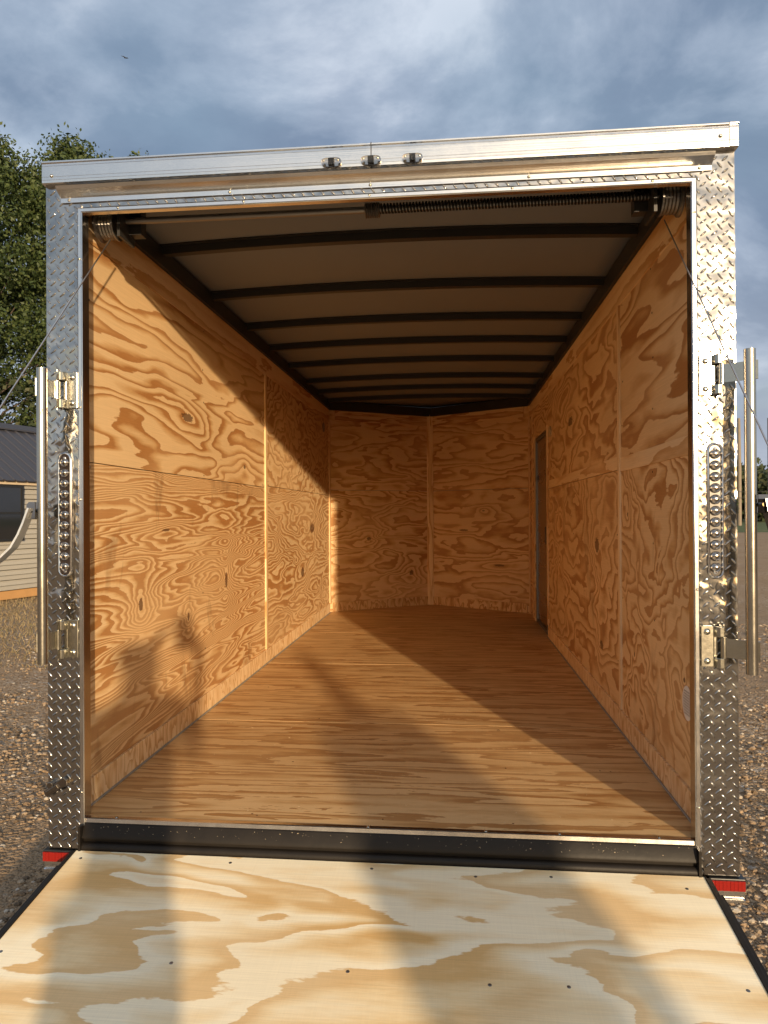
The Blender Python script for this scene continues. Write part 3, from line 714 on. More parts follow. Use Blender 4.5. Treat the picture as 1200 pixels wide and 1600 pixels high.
# --- sill: aluminium threshold, black rear cross member with hinge tube
mb = MB(); mb.prism([(.014, .0015), (.0, .0015), (-.004, -.0005), (-.006, -.012), (-.003, -.012), (0, -.003), (.014, -.003)], lambda p, t_: ((-1 if t_ == 0 else 1)*(HW-.002), p[0], p[1])); sl = part(mb, 'threshold_trim', M_trim)
for x in (-.84, -.03, .55, .03+.3, .84): MB().dome((x, .006, .0014), .0055, (0, 0, 1), .003, 10, 3).build('screw', M_zinc, sl, smooth=True)
mb = MB()
pr = [(.05, -.0125), (-.006, -.0125), (-.010, -.016), (-.019, -.044), (-.023, -.050), (-.0235, -.056), (-.019, -.058), (-.012, -.059), (-.011, -.070)]+[(-.012-.017*math.sin(a), -.087+.017*math.cos(a)) for a in [math.pi*k/10 for k in range(1, 9)]]+[(-.006, -.104), (-.006, -.125), (.05, -.125)]
mb.prism(pr, lambda p, t_: ((-1 if t_ == 0 else 1)*.953, p[0], p[1])); part(mb, 'rear_crossmember', M_black, smooth=True)
mb = MB()
for x in (-.948, .9405): part(MB().box(x, x+.0075, -.035, -.0, -.13, -.0155), 'hinge_end_plate', M_black)

# --- floor
rnd = random.Random(1)
FJ = [.0155, 1.085, 2.36, 3.55, 4.72, 5.5]
FC = ((.66, .44, .215), (.53, .315, .13), (.38, .19, .065))
def floorx(y): return WI if y <= L else WI*max(0, (L+NL-y)/NL)
for k in range(5):
    y0, y1 = FJ[k]+(.003 if k else 0), FJ[k+1]-.003; mb = MB()
    pts = [(-WI, y0), (WI, y0)]
    if y1 <= L: pts += [(WI, y1), (-WI, y1)]
    else:
        y1 = min(y1, L+NL); pts += [(WI, max(L, y0)), (floorx(y1)+.001, y1), (-floorx(y1)-.001, y1), (-WI, max(L, y0))]
    mb.prism(pts, lambda p, t_: (p[0], p[1], -.018+.018*t_))
    mt = ply('floor_plywood_%d' % k, 0, 1, 3.1*k+2, .8, 7.5, 7., 3., cols=FC, lo=.25, hi=.8, dist=.35, jag=.3, rough=.5)
    fp = part(mb, 'floor_panel', mt)
    if k < 3:
        for _ in range(14 if k else 16):
            x = rnd.choice((-.8, -.4, .0, .42, .8))+rnd.uniform(-.02, .02); y = rnd.choice((y0+.05, (y0+y1)/2, y1-.05))+rnd.uniform(-.01, .01)
            MB().dome((x, y, -.0003), .0042, (0, 0, 1), .0011, 8, 2).build('screw', M_zinc, fp)
# sawdust and wood chips on the floor edge and sill
mb = MB(); rc = random.Random(12)
def chip(x, y, z, ln, tilt=0.):
    a = rc.random()*3.14; d = Vector((math.cos(a), math.sin(a), 0))*ln; n_ = Vector((-d.y, d.x, 0)).normalized()*ln*rc.uniform(.12, .3); c = Vector((x, y, z)); i = len(mb.v)
    up_ = Vector((0, 0, ln*rc.uniform(.1, .5)))
    mb.v += [tuple(c-d-n_), tuple(c+d-n_*.6), tuple(c+d*.8+n_), tuple(c-d+n_), tuple(c+up_)]
    for f in ((0, 1, 4), (1, 2, 4), (2, 3, 4), (3, 0, 4)): mb.f.append(tuple(i+q for q in f)); mb.mi.append(0)
for _ in range(230): chip(rc.uniform(-.92, .92), .03+abs(rc.gauss(0, .7)), .0006, rc.uniform(.0008, .0035))
for _ in range(130):
    u = rc.random(); chip(rc.uniform(-.92, .92), -.010-.008*u, -.0155-.026*u, rc.uniform(.0007, .003))
ch = mb.build('wood_chips', plain('pale_wood_chips', (.72, .58, .38), .8)); ch['kind'] = 'stuff'; tag(ch, 'pale wood chips and sawdust scattered on the trailer floor and black sill', 'sawdust')
# chassis below
mb = MB(); mb.box(-.98, .98, .055, 4.78, -.17, -.0195); part(mb, 'chassis', M_blackm)
mb = MB(); mb.prism([(-.98, 4.79), (.98, 4.79), (.0, 5.42)], lambda p, t_: (p[0], p[1], -.165 if t_ == 0 else -.0195)); part(mb, 'nose_chassis', M_blackm)

# --- exterior skin
mb = MB()
for sg in (-1, 1):
    xx = sorted((sg*1.035, sg*1.064))
    if sg < 0: mb.box(xx[0], xx[1], .101, L, -.13, 2.09)
    else:      # opening for the side door
        mb.box(xx[0], xx[1], .101, 3.53, -.13, 2.09); mb.box(xx[0], xx[1], 4.27, L, -.13, 2.09); mb.box(xx[0], xx[1], 3.531, 4.269, 1.63, 2.09); mb.box(xx[0], xx[1], 3.531, 4.269, -.13, .0)
part(mb, 'side_skin', M_skin_tr)
mb = MB(); mb.prism([(-1.064, L+.001), (0, L+NL+.12), (1.064, L+.001), (1.03, L+.001), (0, L+NL+.09), (-1.03, L+.001)], lambda p, t_: (p[0], p[1], -.13 if t_ == 0 else 2.14)); part(mb, 'nose_skin', M_skin_tr)
# --- arched roof
def arch(x): return 2.094+.026*(1-(x/1.03)**2)
mb = MB(); nX = 14; ysr = [.055, 1.2, 2.4, 3.6, L]
for y in ysr:
    for k in range(nX+1): x = -1.03+2.06*k/nX; mb.v.append((x, y, arch(x)))
for j in range(len(ysr)-1):
    for k in range(nX): a = j*(nX+1)+k; mb.f.append((a, a+1, a+nX+2, a+nX+1)); mb.mi.append(0)
b0 = (len(ysr)-1)*(nX+1); i = len(mb.v)
for k in range(nX+1):
    x = -1.03+2.06*k/nX; mb.v.append((x*.02, L+NL+.08, 2.12)) if False else mb.v.append((x, L+(NL+.08)*(1-abs(x)/1.04), arch(x)-.0))
for k in range(nX): mb.f.append((b0+k, b0+k+1, i+k+1, i+k)); mb.mi.append(0)
o = part(mb, 'roof', M_ceil, smooth=True); md = o.modifiers.new('t', 'SOLIDIFY'); md.thickness = .006; md.offset = 1
# roof bows (hat section), top rails
for y in (.70, 1.32, 1.91, 2.44, 3.0, 3.62, 4.12, 4.62):
    mb = MB(); nb = 12
    for k in range(nb+1):
        x = -1.0+2.0*k/nb; z = arch(x)-.002
        for (dy, dz) in ((-.034, 0), (-.034, -.004), (-.018, -.004), (-.018, -.036), (.018, -.036), (.018, -.004), (.034, -.004), (.034, 0)): mb.v.append((x, y+dy, z+dz))
    for k in range(nb):
        for q in range(8): mb.f.append((k*8+q, k*8+(q+1) % 8, (k+1)*8+(q+1) % 8, (k+1)*8+q)); mb.mi.append(0)
    part(mb, 'roof_bow', M_blackm)
for sg in (-1, 1):
    mb = MB(); xx = sorted((sg*.965, sg*1.03)); mb.box(xx[0], xx[1], .055, L, 2.012, 2.087); part(mb, 'top_rail', M_blackm)
mb = MB(); mb.prism([(-1.0, L-.03), (0, L+NL-.035), (1.0, L-.03), (1.02, L), (0, L+NL+.03), (-1.02, L)], lambda p, t_: (p[0], p[1], 2.012 if t_ == 0 else 2.10)); part(mb, 'nose_top_rail', M_blackm)

# --- interior wall boards
TH = .009
def wall(sg, y0, y1, z0, z1, mt, screws=True, name='wall_panel'):
    mb = MB(); xx = sorted((sg*WI, sg*(WI+TH))); mb.box(xx[0], xx[1], y0, y1, z0, z1); p = part(mb, name, mt, bevel=.0008)
    if screws:
        ys_ = (y0+.05, (y0+y1)/2, y1-.05); zs_ = [z0+.03+(z1-z0-.06)*q/4 for q in range(5)]
        for yy in ys_:
            for zz in zs_:
                if zz > .02 and rnd.random() < .8: MB().dome((sg*(WI-.0002), yy+rnd.uniform(-.015, .015), zz+rnd.uniform(-.02, .02)), .0042, (-sg, 0, 0), .0014, 8, 2).build('screw', M_zinc if rnd.random() < .4 else M_blackm, p)
    return p
wl_up = ply('ply_left_upper_near', 1, 2, 4.2, .55, 3.3, 15., 0, knots=((1.0, 1.42, .35, .10, 2.2), (1.9, 1.25, .1, .06, 1.5)), lo=.42, hi=.8, dist=.9, cut=.0, jag=.12)
wl_lo = ply('ply_left_lower_near', 1, 2, 9.4, .42, 4.2, 40., 20., knots=((.75, .905, .22, .03, 4.), (1.55, .62, .10, .22, 5.), (.5, .62, .1, .12, 5.), (1.0, .5, .06, .10, 3.)), lo=.22, hi=.62, dist=.6, stains=.6, jag=.22)
wl_up2 = ply('ply_left_upper_far', 1, 2, 14.7, 1.6, 3.2, 15., 0, lo=.35, hi=.75, dist=.6)
wl_lo2 = ply('ply_left_lower_far', 1, 2, 22.1, .7, 3.0, 26., 6., knots=((3.9, .85, .5, .2, 6.), (3.5, .5, .3, .2, 4.)), lo=.25, hi=.65, dist=.6)
wr_up = ply('ply_right_upper_near', 1, 2, 31.3, .6, 2.8, 12., 0, lo=.4, hi=.82, dist=.5, jag=.12)
wr_lo = ply('ply_right_lower_near', 1, 2, 37.9, 2.0, 2.6, 15., 0, knots=((.16, .96, .05, .07, 3.), (.95, .96, .05, .05, 2.5), (.22, .42, .05, .05, 3.), (.85, .38, .05, .05, 2.)), lo=.35, hi=.8, dist=.9, stains=.45)
wr_up2 = ply('ply_right_upper_far', 1, 2, 44.4, .8, 2.4, 17., 0, knots=((2.4, 1.55, .4, .15, 4.),), lo=.35, hi=.75, dist=.6)
wr_lo2 = ply('ply_right_lower_far', 1, 2, 51.6, 1.1, 2.4, 14., 0, knots=((1.6, .8, .25, .2, 3.), (1.5, .3, .2, .12, 3.)), lo=.35, hi=.8, dist=.8, stains=.35)
BC = ((.84, .62, .37), (.72, .47, .23), (.56, .30, .11))
bd = ply('ply_strip', 1, 2, 60.2, .8, 7., 4., 0, cols=BC, lo=.3, hi=.85)
bdv = ply('ply_batten_upright', 2, 1, 66.2, .9, 12., 5., 0, cols=BC, lo=.35, hi=.9)
bbm = ply('ply_baseboard', 2, 1, 71.5, 3., 9., 9., 8., cols=BC, lo=.3, hi=.85, dist=.4)
SZ = 1.148
wall(-1, .052, 2.36, .0, SZ-.0015, wl_lo); wall(-1, .052, 2.36, SZ+.0015, WT-.12, wl_up)
wall(-1, 2.362, L-.001, .0, SZ+.010, wl_lo2); wall(-1, 2.362, L-.001, SZ+.013, WT-.12, wl_up2)
wall(1, .052, 1.08, .0, 1.150, wr_lo); wall(1, .052, 1.08, 1.153, 1.9, wr_up)
wall(1, 1.082, 3.50, .0, 1.16, wr_lo2); wall(1, 1.082, 3.50, 1.163, 1.9, wr_up2)
wall(1, 3.502, 4.30, 1.64, 1.9, wr_up2, False); wall(1, 4.302, L-.001, .0, 1.9, wr_up2, False)
for sg in (-1, 1):      # upper boards
    xx = sorted((sg*(WI-.003), sg*(WI+TH))); 
    for a, b_ in ((.052, 2.42), (2.424, L-.004)):
        mb = MB(); mb.box(xx[0], xx[1], a, b_, WT-.1185, WT); part(mb, 'top_board', bd, bevel=.001)
def strip(x0_, x1_, y0, y1, z0, z1, mt, name): mb = MB(); mb.box(x0_, x1_, y0, y1, z0, z1); return part(mb, name, mt, bevel=.0012)
strip(-WI-.001, -WI+.009, 2.34, 2.385, .0915, WT-.1195, bdv, 'batten')
strip(WI-.008, WI+.001, 1.062, 1.10, .0915, WT-.1195, bdv, 'batten')
strip(WI-.004, WI+.001, .054, 1.060, 1.150, 1.212, bd, 'seam_strip'); strip(WI-.0035, WI+.001, 1.102, 3.40, 1.162, 1.222, bd, 'seam_strip')
strip(WI-.008, WI+.001, 3.455, 3.51, .0915, 1.66, bdv, 'door_batten'); strip(WI-.010, WI+.001, 4.27, 4.34, .0, 1.66, bdv, 'door_batten'); strip(WI-.006, WI+.001, 4.5, 4.54, .0, WT-.12, bdv, 'batten')
strip(-WI+.0005, -WI+.012, L-.055, L-.002, .091, WT-.12, bdv, 'corner_batten'); strip(WI-.012, WI-.0005, L-.055, L-.002, .0, WT-.12, bdv, 'corner_batten')
# baseboards and the grey edge strip at the floor
strip(-WI-.0005, -WI+.010, .054, 2.335, .0005, .0895, bbm, 'baseboard'); strip(-WI-.0005, -WI+.0095, 2.338, L-.06, .0005, .089, bbm, 'baseboard')
strip(WI-.010, WI+.0005, .054, 1.085, .0005, .0895, bbm, 'baseboard'); strip(WI-.0095, WI+.0005, 1.088, 3.452, .0005, .089, bbm, 'baseboard')
Mcaulk = plain('grey_edge_strip', (.30, .285, .26), .6)
for sg, ye in ((-1, L-.06), (1, 3.45)):
    xx = sorted((sg*(WI-.0105), sg*(WI-.017))); strip(xx[0], xx[1], .05, ye, .0004, .006, Mcaulk, 'edge_strip')
# --- V nose boards
def nose(sg):
    A = Vector((sg*WI, L, 0)); B = Vector((0, L+NL, 0)); e = (B-A); ln = e.length; e.normalize(); n = Vector((-sg*e.y*-1, 0, 0)); n = Vector((e.y, -e.x, 0)) if sg < 0 else Vector((-e.y, e.x, 0))
    def bx(d0, d1, a0, a1, z0, z1):
        mb = MB(); i = 0
        mb.v += [tuple(A+e*a+n*d+Vector((0, 0, z))) for z in (z0, z1) for (a, d) in ((a0, d0), (a1, d0), (a1, d1), (a0, d1))]
        mb.f += [(0, 3, 2, 1), (4, 5, 6, 7), (0, 1, 5, 4), (1, 2, 6, 5), (2, 3, 7, 6), (3, 0, 4, 7)]; mb.mi += [0]*6; return mb
    k = 0 if sg < 0 else 1
    kl = (((-.62, .72, .10, .09, 4.5), (-.2, .35, .1, .15, 4.), (-.55, 1.7, .16, .08, 3.)), ((.35, .8, .22, .05, 2.5), (.7, .45, .25, .06, 3.), (.55, 1.0, .06, .04, 2.)))[k]
    lo_ = ply('ply_nose_lower_%s' % ('left', 'right')[k], 0, 2, 80.3+9*k, 1.5, 3.6, (14., 9.)[k], 0, knots=kl, lo=.35, hi=.78, dist=.8)
    up_ = ply('ply_nose_upper_%s' % ('left', 'right')[k], 0, 2, 95.3+9*k, 1.5, 4.2, (10., 9.)[k], (0, 7.)[k], lo=.35, hi=.78, dist=.6)
    for (z0, z1, mt) in ((.0, 1.213, lo_), (1.217, WT+.02, up_)): part(bx(-TH, 0, 0, ln, z0, z1), 'wall_panel', mt)
    part(bx(.0002, .010, .03, ln-.03, .0005, .088), 'baseboard', ply('ply_nose_base_%s' % ('left', 'right')[k], 2, 0, 71.5+k, 3., 9., 9., 8., lo=.3, hi=.85, dist=.4))
    part(bx(.0002, .009, .06, ln-.03, WT-.10, WT+.019), 'top_board', ply('ply_nose_top_%s' % ('left', 'right')[k], 0, 2, 120.5+k, 1.5, 12., 6., 0.))
nose(-1); nose(1)
mb = MB(); mb.prism([(-.034, L+NL-.030), (-.034, L+NL-.022), (0, L+NL+.003), (.034, L+NL-.022), (.034, L+NL-.030), (0, L+NL-.036)], lambda p, t_: (p[0], p[1], .0005 if t_ == 0 else WT+.02))
part(mb, 'nose_batten', ply('ply_nose_batten', 2, 0, 130.5, 1.0, 9., 6., 0., cols=BC))

# --- side door in the right wall
mb = MB(); mb.box(WI+.012, WI+.045, 3.565, 4.235, .03, 1.60)
mdoor = ply('side_door_veneer', 1, 2, 140., .5, 3., 4., 0., cols=((.20, .115, .05), (.17, .09, .036), (.12, .06, .022)), rough=.28)
sd = part(mb, 'side_door', mdoor, bevel=.002)
mb = MB()
for (a, b_, za, zb) in ((3.535, 3.563, .004, 1.628), (4.237, 4.265, .004, 1.628), (3.565, 4.235, 1.602, 1.628), (3.565, 4.235, .004, .028)): mb.box(WI-.002, WI+.05, a, b_, za, zb)
part(mb, 'door_frame', M_grey, sd)
mb = MB(); mb.box(WI-.004, WI+.0115, 3.60, 3.66, .72, .86); part(mb, 'handle', M_plastic, sd, bevel=.004)
mb = MB(); mb.box(WI+.003, WI+.0115, 4.16, 4.20, 1.26, 1.30); mb.box(WI+.003, WI+.0115, 3.58, 3.62, 1.26, 1.30); part(mb, 'latch', M_plastic, sd)
# --- small fittings
def ring_oval(cx, cy, cz, ry, rz, sg, name, mt, th=.006):
    mb = MB(); n = 26; mb.prism([(math.cos(2*math.pi*k/n)*ry, math.sin(2*math.pi*k/n)*rz) for k in range(n)], lambda p, t_: (cx-sg*th*t_, cy+p[0], cz+p[1])); return part(mb, name, mt, bevel=.001)
ring_oval(WI, 3.30, 1.59, .055, .04, 1, 'dome_switch', plain('cream_switch', (.55, .45, .3), .4), .012)
ring_oval(-WI, 4.46, 1.80, .05, .045, -1, 'wall_ring', M_grey, .006)
lab = ring_oval(WI-.0001, .192, .353, .046, .056, 1, 'sticker', M_label, .0012)
mb = MB(); xk = WI-.0019
for k in range(9):
    z = .353+.036-.009*k; hw_ = .036*math.sqrt(max(0, 1-((z-.353)/.054)**2)); a = .192-hw_
    while a < .192+hw_-.004:
        w_ = rnd.uniform(.003, .009); mb.quad((xk, a, z), (xk, min(a+w_, .192+hw_), z), (xk, min(a+w_, .192+hw_), z+.0032), (xk, a, z+.0032)); a += w_+.0022
part(mb, 'sticker_print', M_ink, lab)

# --- torsion spring, cable drums, cables
mb = MB(); mb.tube([(-.95, .14, 1.968), (.95, .14, 1.968)], .011, 12); ts = part(mb, 'torsion_shaft', M_grey, smooth=True)
mb = MB(); pts = []
for k in range(86*8):
    a = k/8*2*math.pi; pts.append((-.005+.0105*k/8, .14+.0145*math.cos(a), 1.970+.0145*math.sin(a)))
mb.tube(pts, .0038, 5); part(mb, 'torsion_spring', M_black, smooth=True)
mb = MB(); mb.tube([(-.045+.0035*k, .14, 1.966) for k in range(15)], .03, 18, True, [.026 if k % 2 else .021 for k in range(15)]); part(mb, 'spring_cone', M_grey)
for sg in (-1, 1):
    mb = MB(); xs_ = [sg*(.955-.0055*k) for k in range(13)]; rs_ = [.054, .054]+[.046 if k % 2 else .043 for k in range(9)]+[.050, .050]
    mb.tube([(x, .135, 1.952) for x in xs_], .05, 24, True, rs_); part(mb, 'cable_drum', M_grey)
    mb = MB(); xx = sorted((sg*.862, sg*.872)); mb.box(xx[0], xx[1], .09, .20, 1.90, 2.06); mb.box(*sorted((sg*.82, sg*.862)), .16, .20, 1.93, 2.06); part(mb, 'bearing_bracket', M_blackm)

# --- ramp door, lowered: slopes from the hinge down towards the ground
RZ, RTH, RL = -.0905, .1431, 1.98
ct, st_ = math.cos(RTH), math.sin(RTH)
def RPt(x, s, u): return (x, -.030-s*ct+u*-st_, RZ-s*st_+u*ct)     # u: above the inner face
def rbox(mb, x0_, x1_, s0, s1, u0, u1):
    i = len(mb.v); mb.v += [RPt(x, s, u) for u in (u0, u1) for (x, s) in ((x0_, s1), (x1_, s1), (x1_, s0), (x0_, s0))]
    for f in ((0, 3, 2, 1), (4, 5, 6, 7), (0, 1, 5, 4), (1, 2, 6, 5), (2, 3, 7, 6), (3, 0, 4, 7)): mb.f.append(tuple(i+k for k in f)); mb.mi.append(mb.cur)
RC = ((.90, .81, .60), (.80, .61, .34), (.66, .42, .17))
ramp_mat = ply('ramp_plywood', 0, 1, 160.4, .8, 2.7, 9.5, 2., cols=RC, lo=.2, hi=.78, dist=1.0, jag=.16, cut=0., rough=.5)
mb = MB(); rbox(mb, -.955, .955, .002, RL, -.018, 0.); rd = part(mb, 'ramp_panel', ramp_mat)
rdoor = rd
for s in (.045, .42, .85, 1.3, 1.8):
    for x in (-.925, -.46, -.02, .30, .52, .90):
        xx_, ss_ = x+rnd.uniform(-.02, .02), s+rnd.uniform(-.02, .02); p = RPt(xx_, ss_, -.0004)
        MB().dome(p, .0058, (0, -st_, ct), .0012, 10, 2).build('screw', M_grey, rd)
for sg in (-1, 1):
    mb = MB(); a, b_ = sorted((sg*.9565, sg*.975)); rbox(mb, a, b_, .0, RL, -.055, -.004); a, b_ = sorted((sg*.9555, sg*.9585)); rbox(mb, a, b_, .0, RL, -.003, .004)
    a, b_ = sorted((sg*.9755, sg*.988)); rbox(mb, a, b_, .06, RL, -.048, -.012)
    part(mb, 'ramp_edge_channel', M_black, rd, bevel=.0015)
mb = MB(); rbox(mb, -.955, .955, 0, RL, -.052, -.0195); part(mb, 'ramp_outer_skin', M_skin_tr, rd)
# transition flap at the far end down to the gravel
e0 = Vector(RPt(0, RL, 0)); mb = MB(); fl = .36; dz = e0.z-(GZ+.03)
mb.prism([(0, 0), (-math.sqrt(fl*fl-dz*dz), -dz), (-math.sqrt(fl*fl-dz*dz), -dz-.018), (0, -.018)], lambda p, t_: ((-1 if t_ == 0 else 1)*.93, e0.y-.004+p[0], e0.z+p[1])); part(mb, 'ramp_flap', ramp_mat, rd)
# cables from the drums to the far corners of the ramp
for sg in (-1, 1):
    a = Vector((sg*.913, .125, 1.902)) if sg < 0 else Vector((sg*.925, .20, 1.915))
    b_ = Vector(RPt(sg*.94, 1.83, .03)); pts = [tuple(a.lerp(b_, k/12)-Vector((0, 0, .006*math.sin(math.pi*k/12)))) for k in range(13)]
    mb = MB(); mb.tube(pts, .0021, 8); part(mb, 'door_cable', M_cable, smooth=True, label='thin steel cable from the header to the %s side of the ramp' % ('left' if sg < 0 else 'right'))
# wheels, fenders, tongue jack: the running gear outside the frame edge
for y in (2.1, 3.0):
    for sg in (-1, 1):
        mb = MB(); r = .33; prof_ = [(.0, .18), (.0, .28), (.012, r-.02), (.03, r), (.10, r), (.118, r-.02), (.13, .28), (.13, .18)]; n = 32; x0_ = sg*1.09
        for k in range(n):
            a = 2*math.pi*k/n
            for (u, rr) in prof_: mb.v.append((x0_+sg*u, y+math.cos(a)*rr, GZ+.33+math.sin(a)*rr))
        q = len(prof_)
        for k in range(n):
            for j in range(q-1): mb.f.append((k*q+j, k*q+j+1, ((k+1) % n)*q+j+1, ((k+1) % n)*q+j)); mb.mi.append(0)
        w = part(mb, 'wheel', M_rubber, smooth=True)
        mb = MB(); mb.tube([(x0_+sg*.02, y, GZ+.33), (x0_+sg*.1, y, GZ+.33), (x0_+sg*.125, y, GZ+.33)], .18, 24, True, [.19, .185, .07]); part(mb, 'rim', M_rail, w, smooth=True)
mb = MB(); mb.tube([(-.7, L, -.09), (0, L+NL+1.0, -.09)], .045, 6); mb.tube([(.7, L, -.09), (0, L+NL+1.0, -.09)], .045, 6); mb.tube([(0, L+NL+.8, GZ+.02), (0, L+NL+.8, .3)], .03, 10); part(mb, 'tongue', M_blackm)

# ============================================================ PEOPLE behind the camera (their shadows fall on the ramp and the walls)
M_sk = plain('skin', (.50, .30, .21), .5); M_hair = plain('dark_hair', (.03, .02, .015), .6)
def skinned(name, verts, edges, radii, mt, parent, rootv=0, sub=2):
    me = bpy.data.meshes.new(name); me.from_pydata([tuple(v) for v in verts], edges, []); me.materials.append(mt)
    o = bpy.data.objects.new(name, me); COL.objects.link(o); attach(o, parent)
    md = o.modifiers.new('skin', 'SKIN'); md.use_smooth_shade = True
    for i, r in enumerate(radii):
        sv = me.skin_vertices[0].data[i]; rr = r if isinstance(r, tuple) else (r, r); sv.radius = rr; sv.use_root = (i == rootv)
    sb = o.modifiers.new('sub', 'SUBSURF'); sb.levels = sub; sb.render_levels = sub
    return o
def chain(vs, es, rs, start, pts):
    prev = start
    for p, r in pts:
        vs.append(Vector(p)); rs.append(r); i = len(vs)-1; es.append((prev, i)); prev = i
    return prev
def person(x, y, H, face, arms, shirt, trousers, label, group=None, coat=False):
    """face = heading vector; arms(local) list of shoulder->hand points, local x right, y forward"""
    root = empty('person', (x, y, GZ), label, 'person', group); f = Vector((face[0], face[1], 0)).normalized(); r_ = Vector((f.y, -f.x, 0)); s = H/1.75
    def P(a, b_, c): return Vector((x, y, GZ))+r_*a*s+f*b_*s+Vector((0, 0, c*s))
    vs, es, rs = [P(0, 0, .95)], [], [(.15*s, .11*s)]
    ch = chain(vs, es, rs, 0, [(P(0, .0, 1.12), (.135*s, .10*s)), (P(0, 0, 1.32), (.16*s, .11*s)), (P(0, 0, 1.44), (.09*s, .075*s))])
    nk = chain(vs, es, rs, ch, [(P(0, .01, 1.52), .055*s), (P(0, .02, 1.585), (.07*s, .08*s)), (P(0, .025, 1.66), (.078*s, .098*s)), (P(0, .015, 1.72), (.055*s, .07*s))])
    ends = []
    for sg, arm in zip((-1, 1), arms):
        last = chain(vs, es, rs, ch, [(P(sg*.17, 0, 1.42), .062*s)]+[(P(*q), rr*s) for q, rr in zip(arm[:3], (.045, .037, .027))])
        hand = chain(vs, es, rs, last, [(P(*arm[3]), (.034*s, .02*s))]); e = Vector(arm[3]); d = (e-Vector(arm[2])); d.y *= .3; d.normalize()
        perp = Vector((0, 0, 1)) if abs(d.z) < .7 else Vector((0, 1, 0))
        for k, (off, ln_) in enumerate(((-.03, .062), (-.01, .075), (.01, .070), (.028, .055))):
            b0 = e+perp*off+d*.03; chain(vs, es, rs, hand, [(P(*b0), .011*s), (P(*(b0+d*ln_*.55)), .009*s), (P(*(b0+d*ln_*.85+Vector((-sg*.02, .0, 0)))), .008*s)])
        chain(vs, es, rs, last, [(P(*(e+perp*.035-d*.01)), .012*s), (P(*(e+perp*.065+d*.02)), .010*s)])
    for sg in (-1, 1):
        chain(vs, es, rs, 0, [(P(sg*.10, 0, .86), .09*s), (P(sg*.11, .03, .50), .06*s), (P(sg*.115, -.01, .10), .04*s), (P(sg*.12, .05, .035), (.042*s, .032*s)), (P(sg*.13, .18, .025), (.038*s, .02*s))])
    skinned('body', vs, es, rs, M_sk, root)
    # clothes follow the body
    v2, e2, r2 = [P(0, 0, .94)], [], [(.175*s, .13*s)]
    c2 = chain(v2, e2, r2, 0, [(P(0, 0, 1.14), (.165*s, .125*s)), (P(0, 0, 1.33), (.18*s, .13*s)), (P(0, 0, 1.45), (.10*s, .085*s))])
    for sg, arm in zip((-1, 1), arms): chain(v2, e2, r2, c2, [(P(sg*.175, 0, 1.42), .078*s), (P(*arm[0]), .062*s), (P(*arm[1]), .050*s)])
    if coat: chain(v2, e2, r2, 0, [(P(0, 0, .72), (.21*s, .15*s)), (P(0, 0, .42), (.235*s, .17*s))]); r2 = [(a[0]*1.2, a[1]*1.1) if isinstance(a, tuple) else a*1.25 for a in r2]  # coat added and widened so the person's shadow falls as one solid mass
    skinned('coat' if coat else 'shirt', v2, e2, r2, shirt, root)
    v3, e3, r3_ = [P(0, 0, .98)], [], [(.17*s, .13*s)]
    for sg in (-1, 1): chain(v3, e3, r3_, 0, [(P(sg*.10, 0, .84), .105*s), (P(sg*.11, .03, .50), .078*s), (P(sg*.115, -.01, .12), .062*s)])
    skinned('trousers', v3, e3, r3_, trousers, root)
    for sg in (-1, 1): skinned('shoe', [P(sg*.118, -.05, .05), P(sg*.122, .06, .05), P(sg*.13, .2, .035)], [(0, 1), (1, 2)], [(.055*s, .05*s), (.055*s, .045*s), (.045*s, .03*s)], M_rubber, root)
    skinned('hair', [P(0, -.015, 1.63), P(0, -.012, 1.70), P(0, .03, 1.745)], [(0, 1), (1, 2)], [(.086*s, .082*s), (.09*s, .10*s), (.06*s, .07*s)], M_hair, root)
    for sg in (-1, 1):
        MB().dome(P(sg*.03, .117, 1.635), .011*s, f, .006*s, 10, 3).build('eye', M_clear, root)
    return root
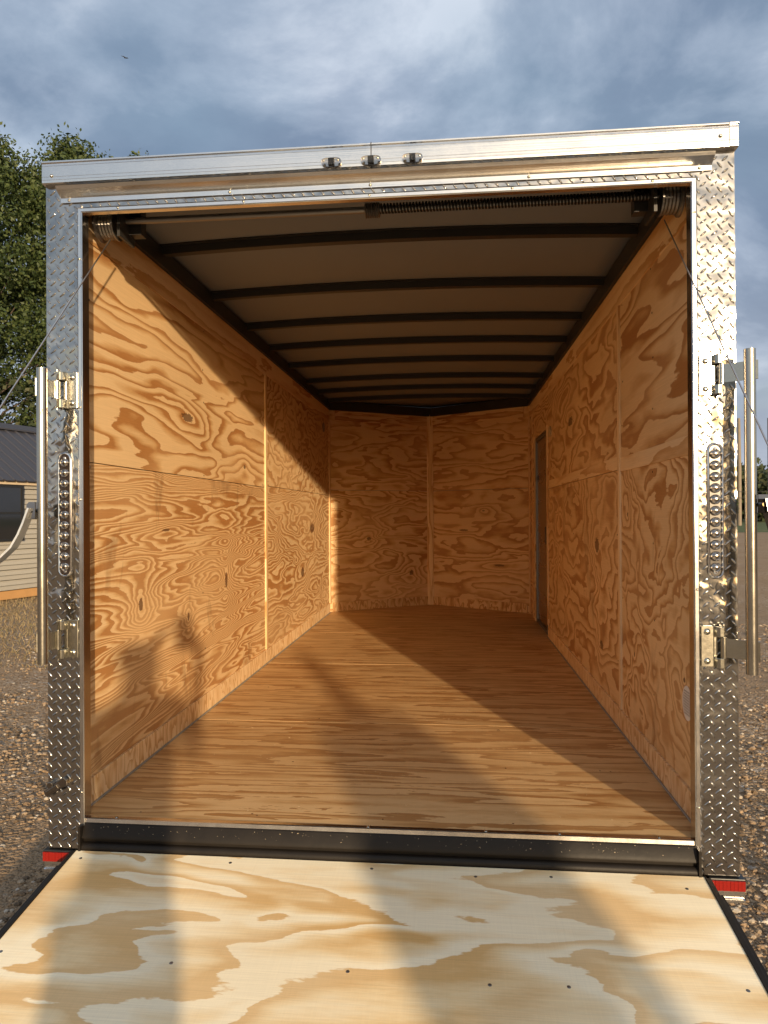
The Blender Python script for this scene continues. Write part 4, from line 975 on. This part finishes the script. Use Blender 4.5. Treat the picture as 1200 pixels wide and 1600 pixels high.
# the photographer, holding the phone up in front
cl1 = plain('dark_shirt', (.05, .06, .09), .8); cl2 = plain('jeans', (.05, .07, .12), .85); cl3 = plain('grey_shirt', (.18, .18, .17), .8)
k_ = 1.75/1.52
def loc(x, y, z): return ((x-PX)*k_, (y-PY)*k_, (z-GZ)*k_)
PX, PY = .285, -2.77
la = [(-.28, .08, 1.26), (-.26, .30, 1.28), (-.19, .56, 1.60), (-.155, .575, 1.655)]
ra = [(.22, .08, 1.26), (.15, .30, 1.25), (.08, .56, 1.60), (.045, .575, 1.655)]
person(PX, PY, 1.52, (0, 1), (la, ra), cl1, cl2, 'person standing behind the ramp holding a phone up to take the photo')
# phone, just behind the picture plane
mb = MB(); mb.box(CX-.038, CX+.038, CY-.026, CY-.017, CZ-.082, CZ+.075); o = mb.build('phone', M_plastic, bevel=.003); tag(recentre(o, (CX, CY-.02, CZ)), 'dark phone held up in both hands by the photographer', 'phone')
# someone standing further back on the right
la = [(-.24, .02, 1.17), (-.25, .08, .96), (-.22, .16, .84), (-.21, .18, .78)]
ra = [(.24, .02, 1.17), (.25, .08, .96), (.22, .16, .84), (.21, .18, .78)]
person(1.90, -4.25, 1.68, (-.3, 1), (la, ra), cl3, plain('khaki', (.22, .17, .10), .85), 'person standing further behind on the right, long grey coat added to fill out the shadow', None, True)

# ============================================================ BIRD
def bird():
    P0 = Vector((-43.8, 90, 63.5)); k = 1.0
    mb = MB(); mb.tube([(-.28*k, 0, 0), (-.15*k, 0, .02), (0, 0, .03), (.16*k, 0, .0), (.34*k, 0, -.04)], .06, 8, True, [.02, .06, .08, .05, .015])
    for sg in (-1, 1):
        i = len(mb.v); w = [(.10, 0, .03), (.02, sg*.28, .16), (-.12, sg*.62, .10), (-.22, sg*.60, .09), (-.14, sg*.28, .13), (-.10, 0, .02)]
        mb.v += [(a*k, b_*k, c*k) for a, b_, c in w]+[(a*k, b_*k, (c-.02)*k) for a, b_, c in w]
        mb.f += [tuple(i+q for q in range(6)), tuple(i+11-q for q in range(6))]+[(i+q, i+(q+1) % 6, i+6+(q+1) % 6, i+6+q) for q in range(6)]; mb.mi += [0]*8
    mb.quad((.30, -.03, -.03), (.46, -.09, -.06), (.46, .09, -.06), (.30, .03, -.03))
    o = mb.build('bird', plain('dark_feathers', (.02, .02, .02), .8)); o.location = P0; o.rotation_euler = (R(15), R(20), R(-20)); tag(o, 'small dark bird flying in the clouds at upper left', 'bird')
bird()
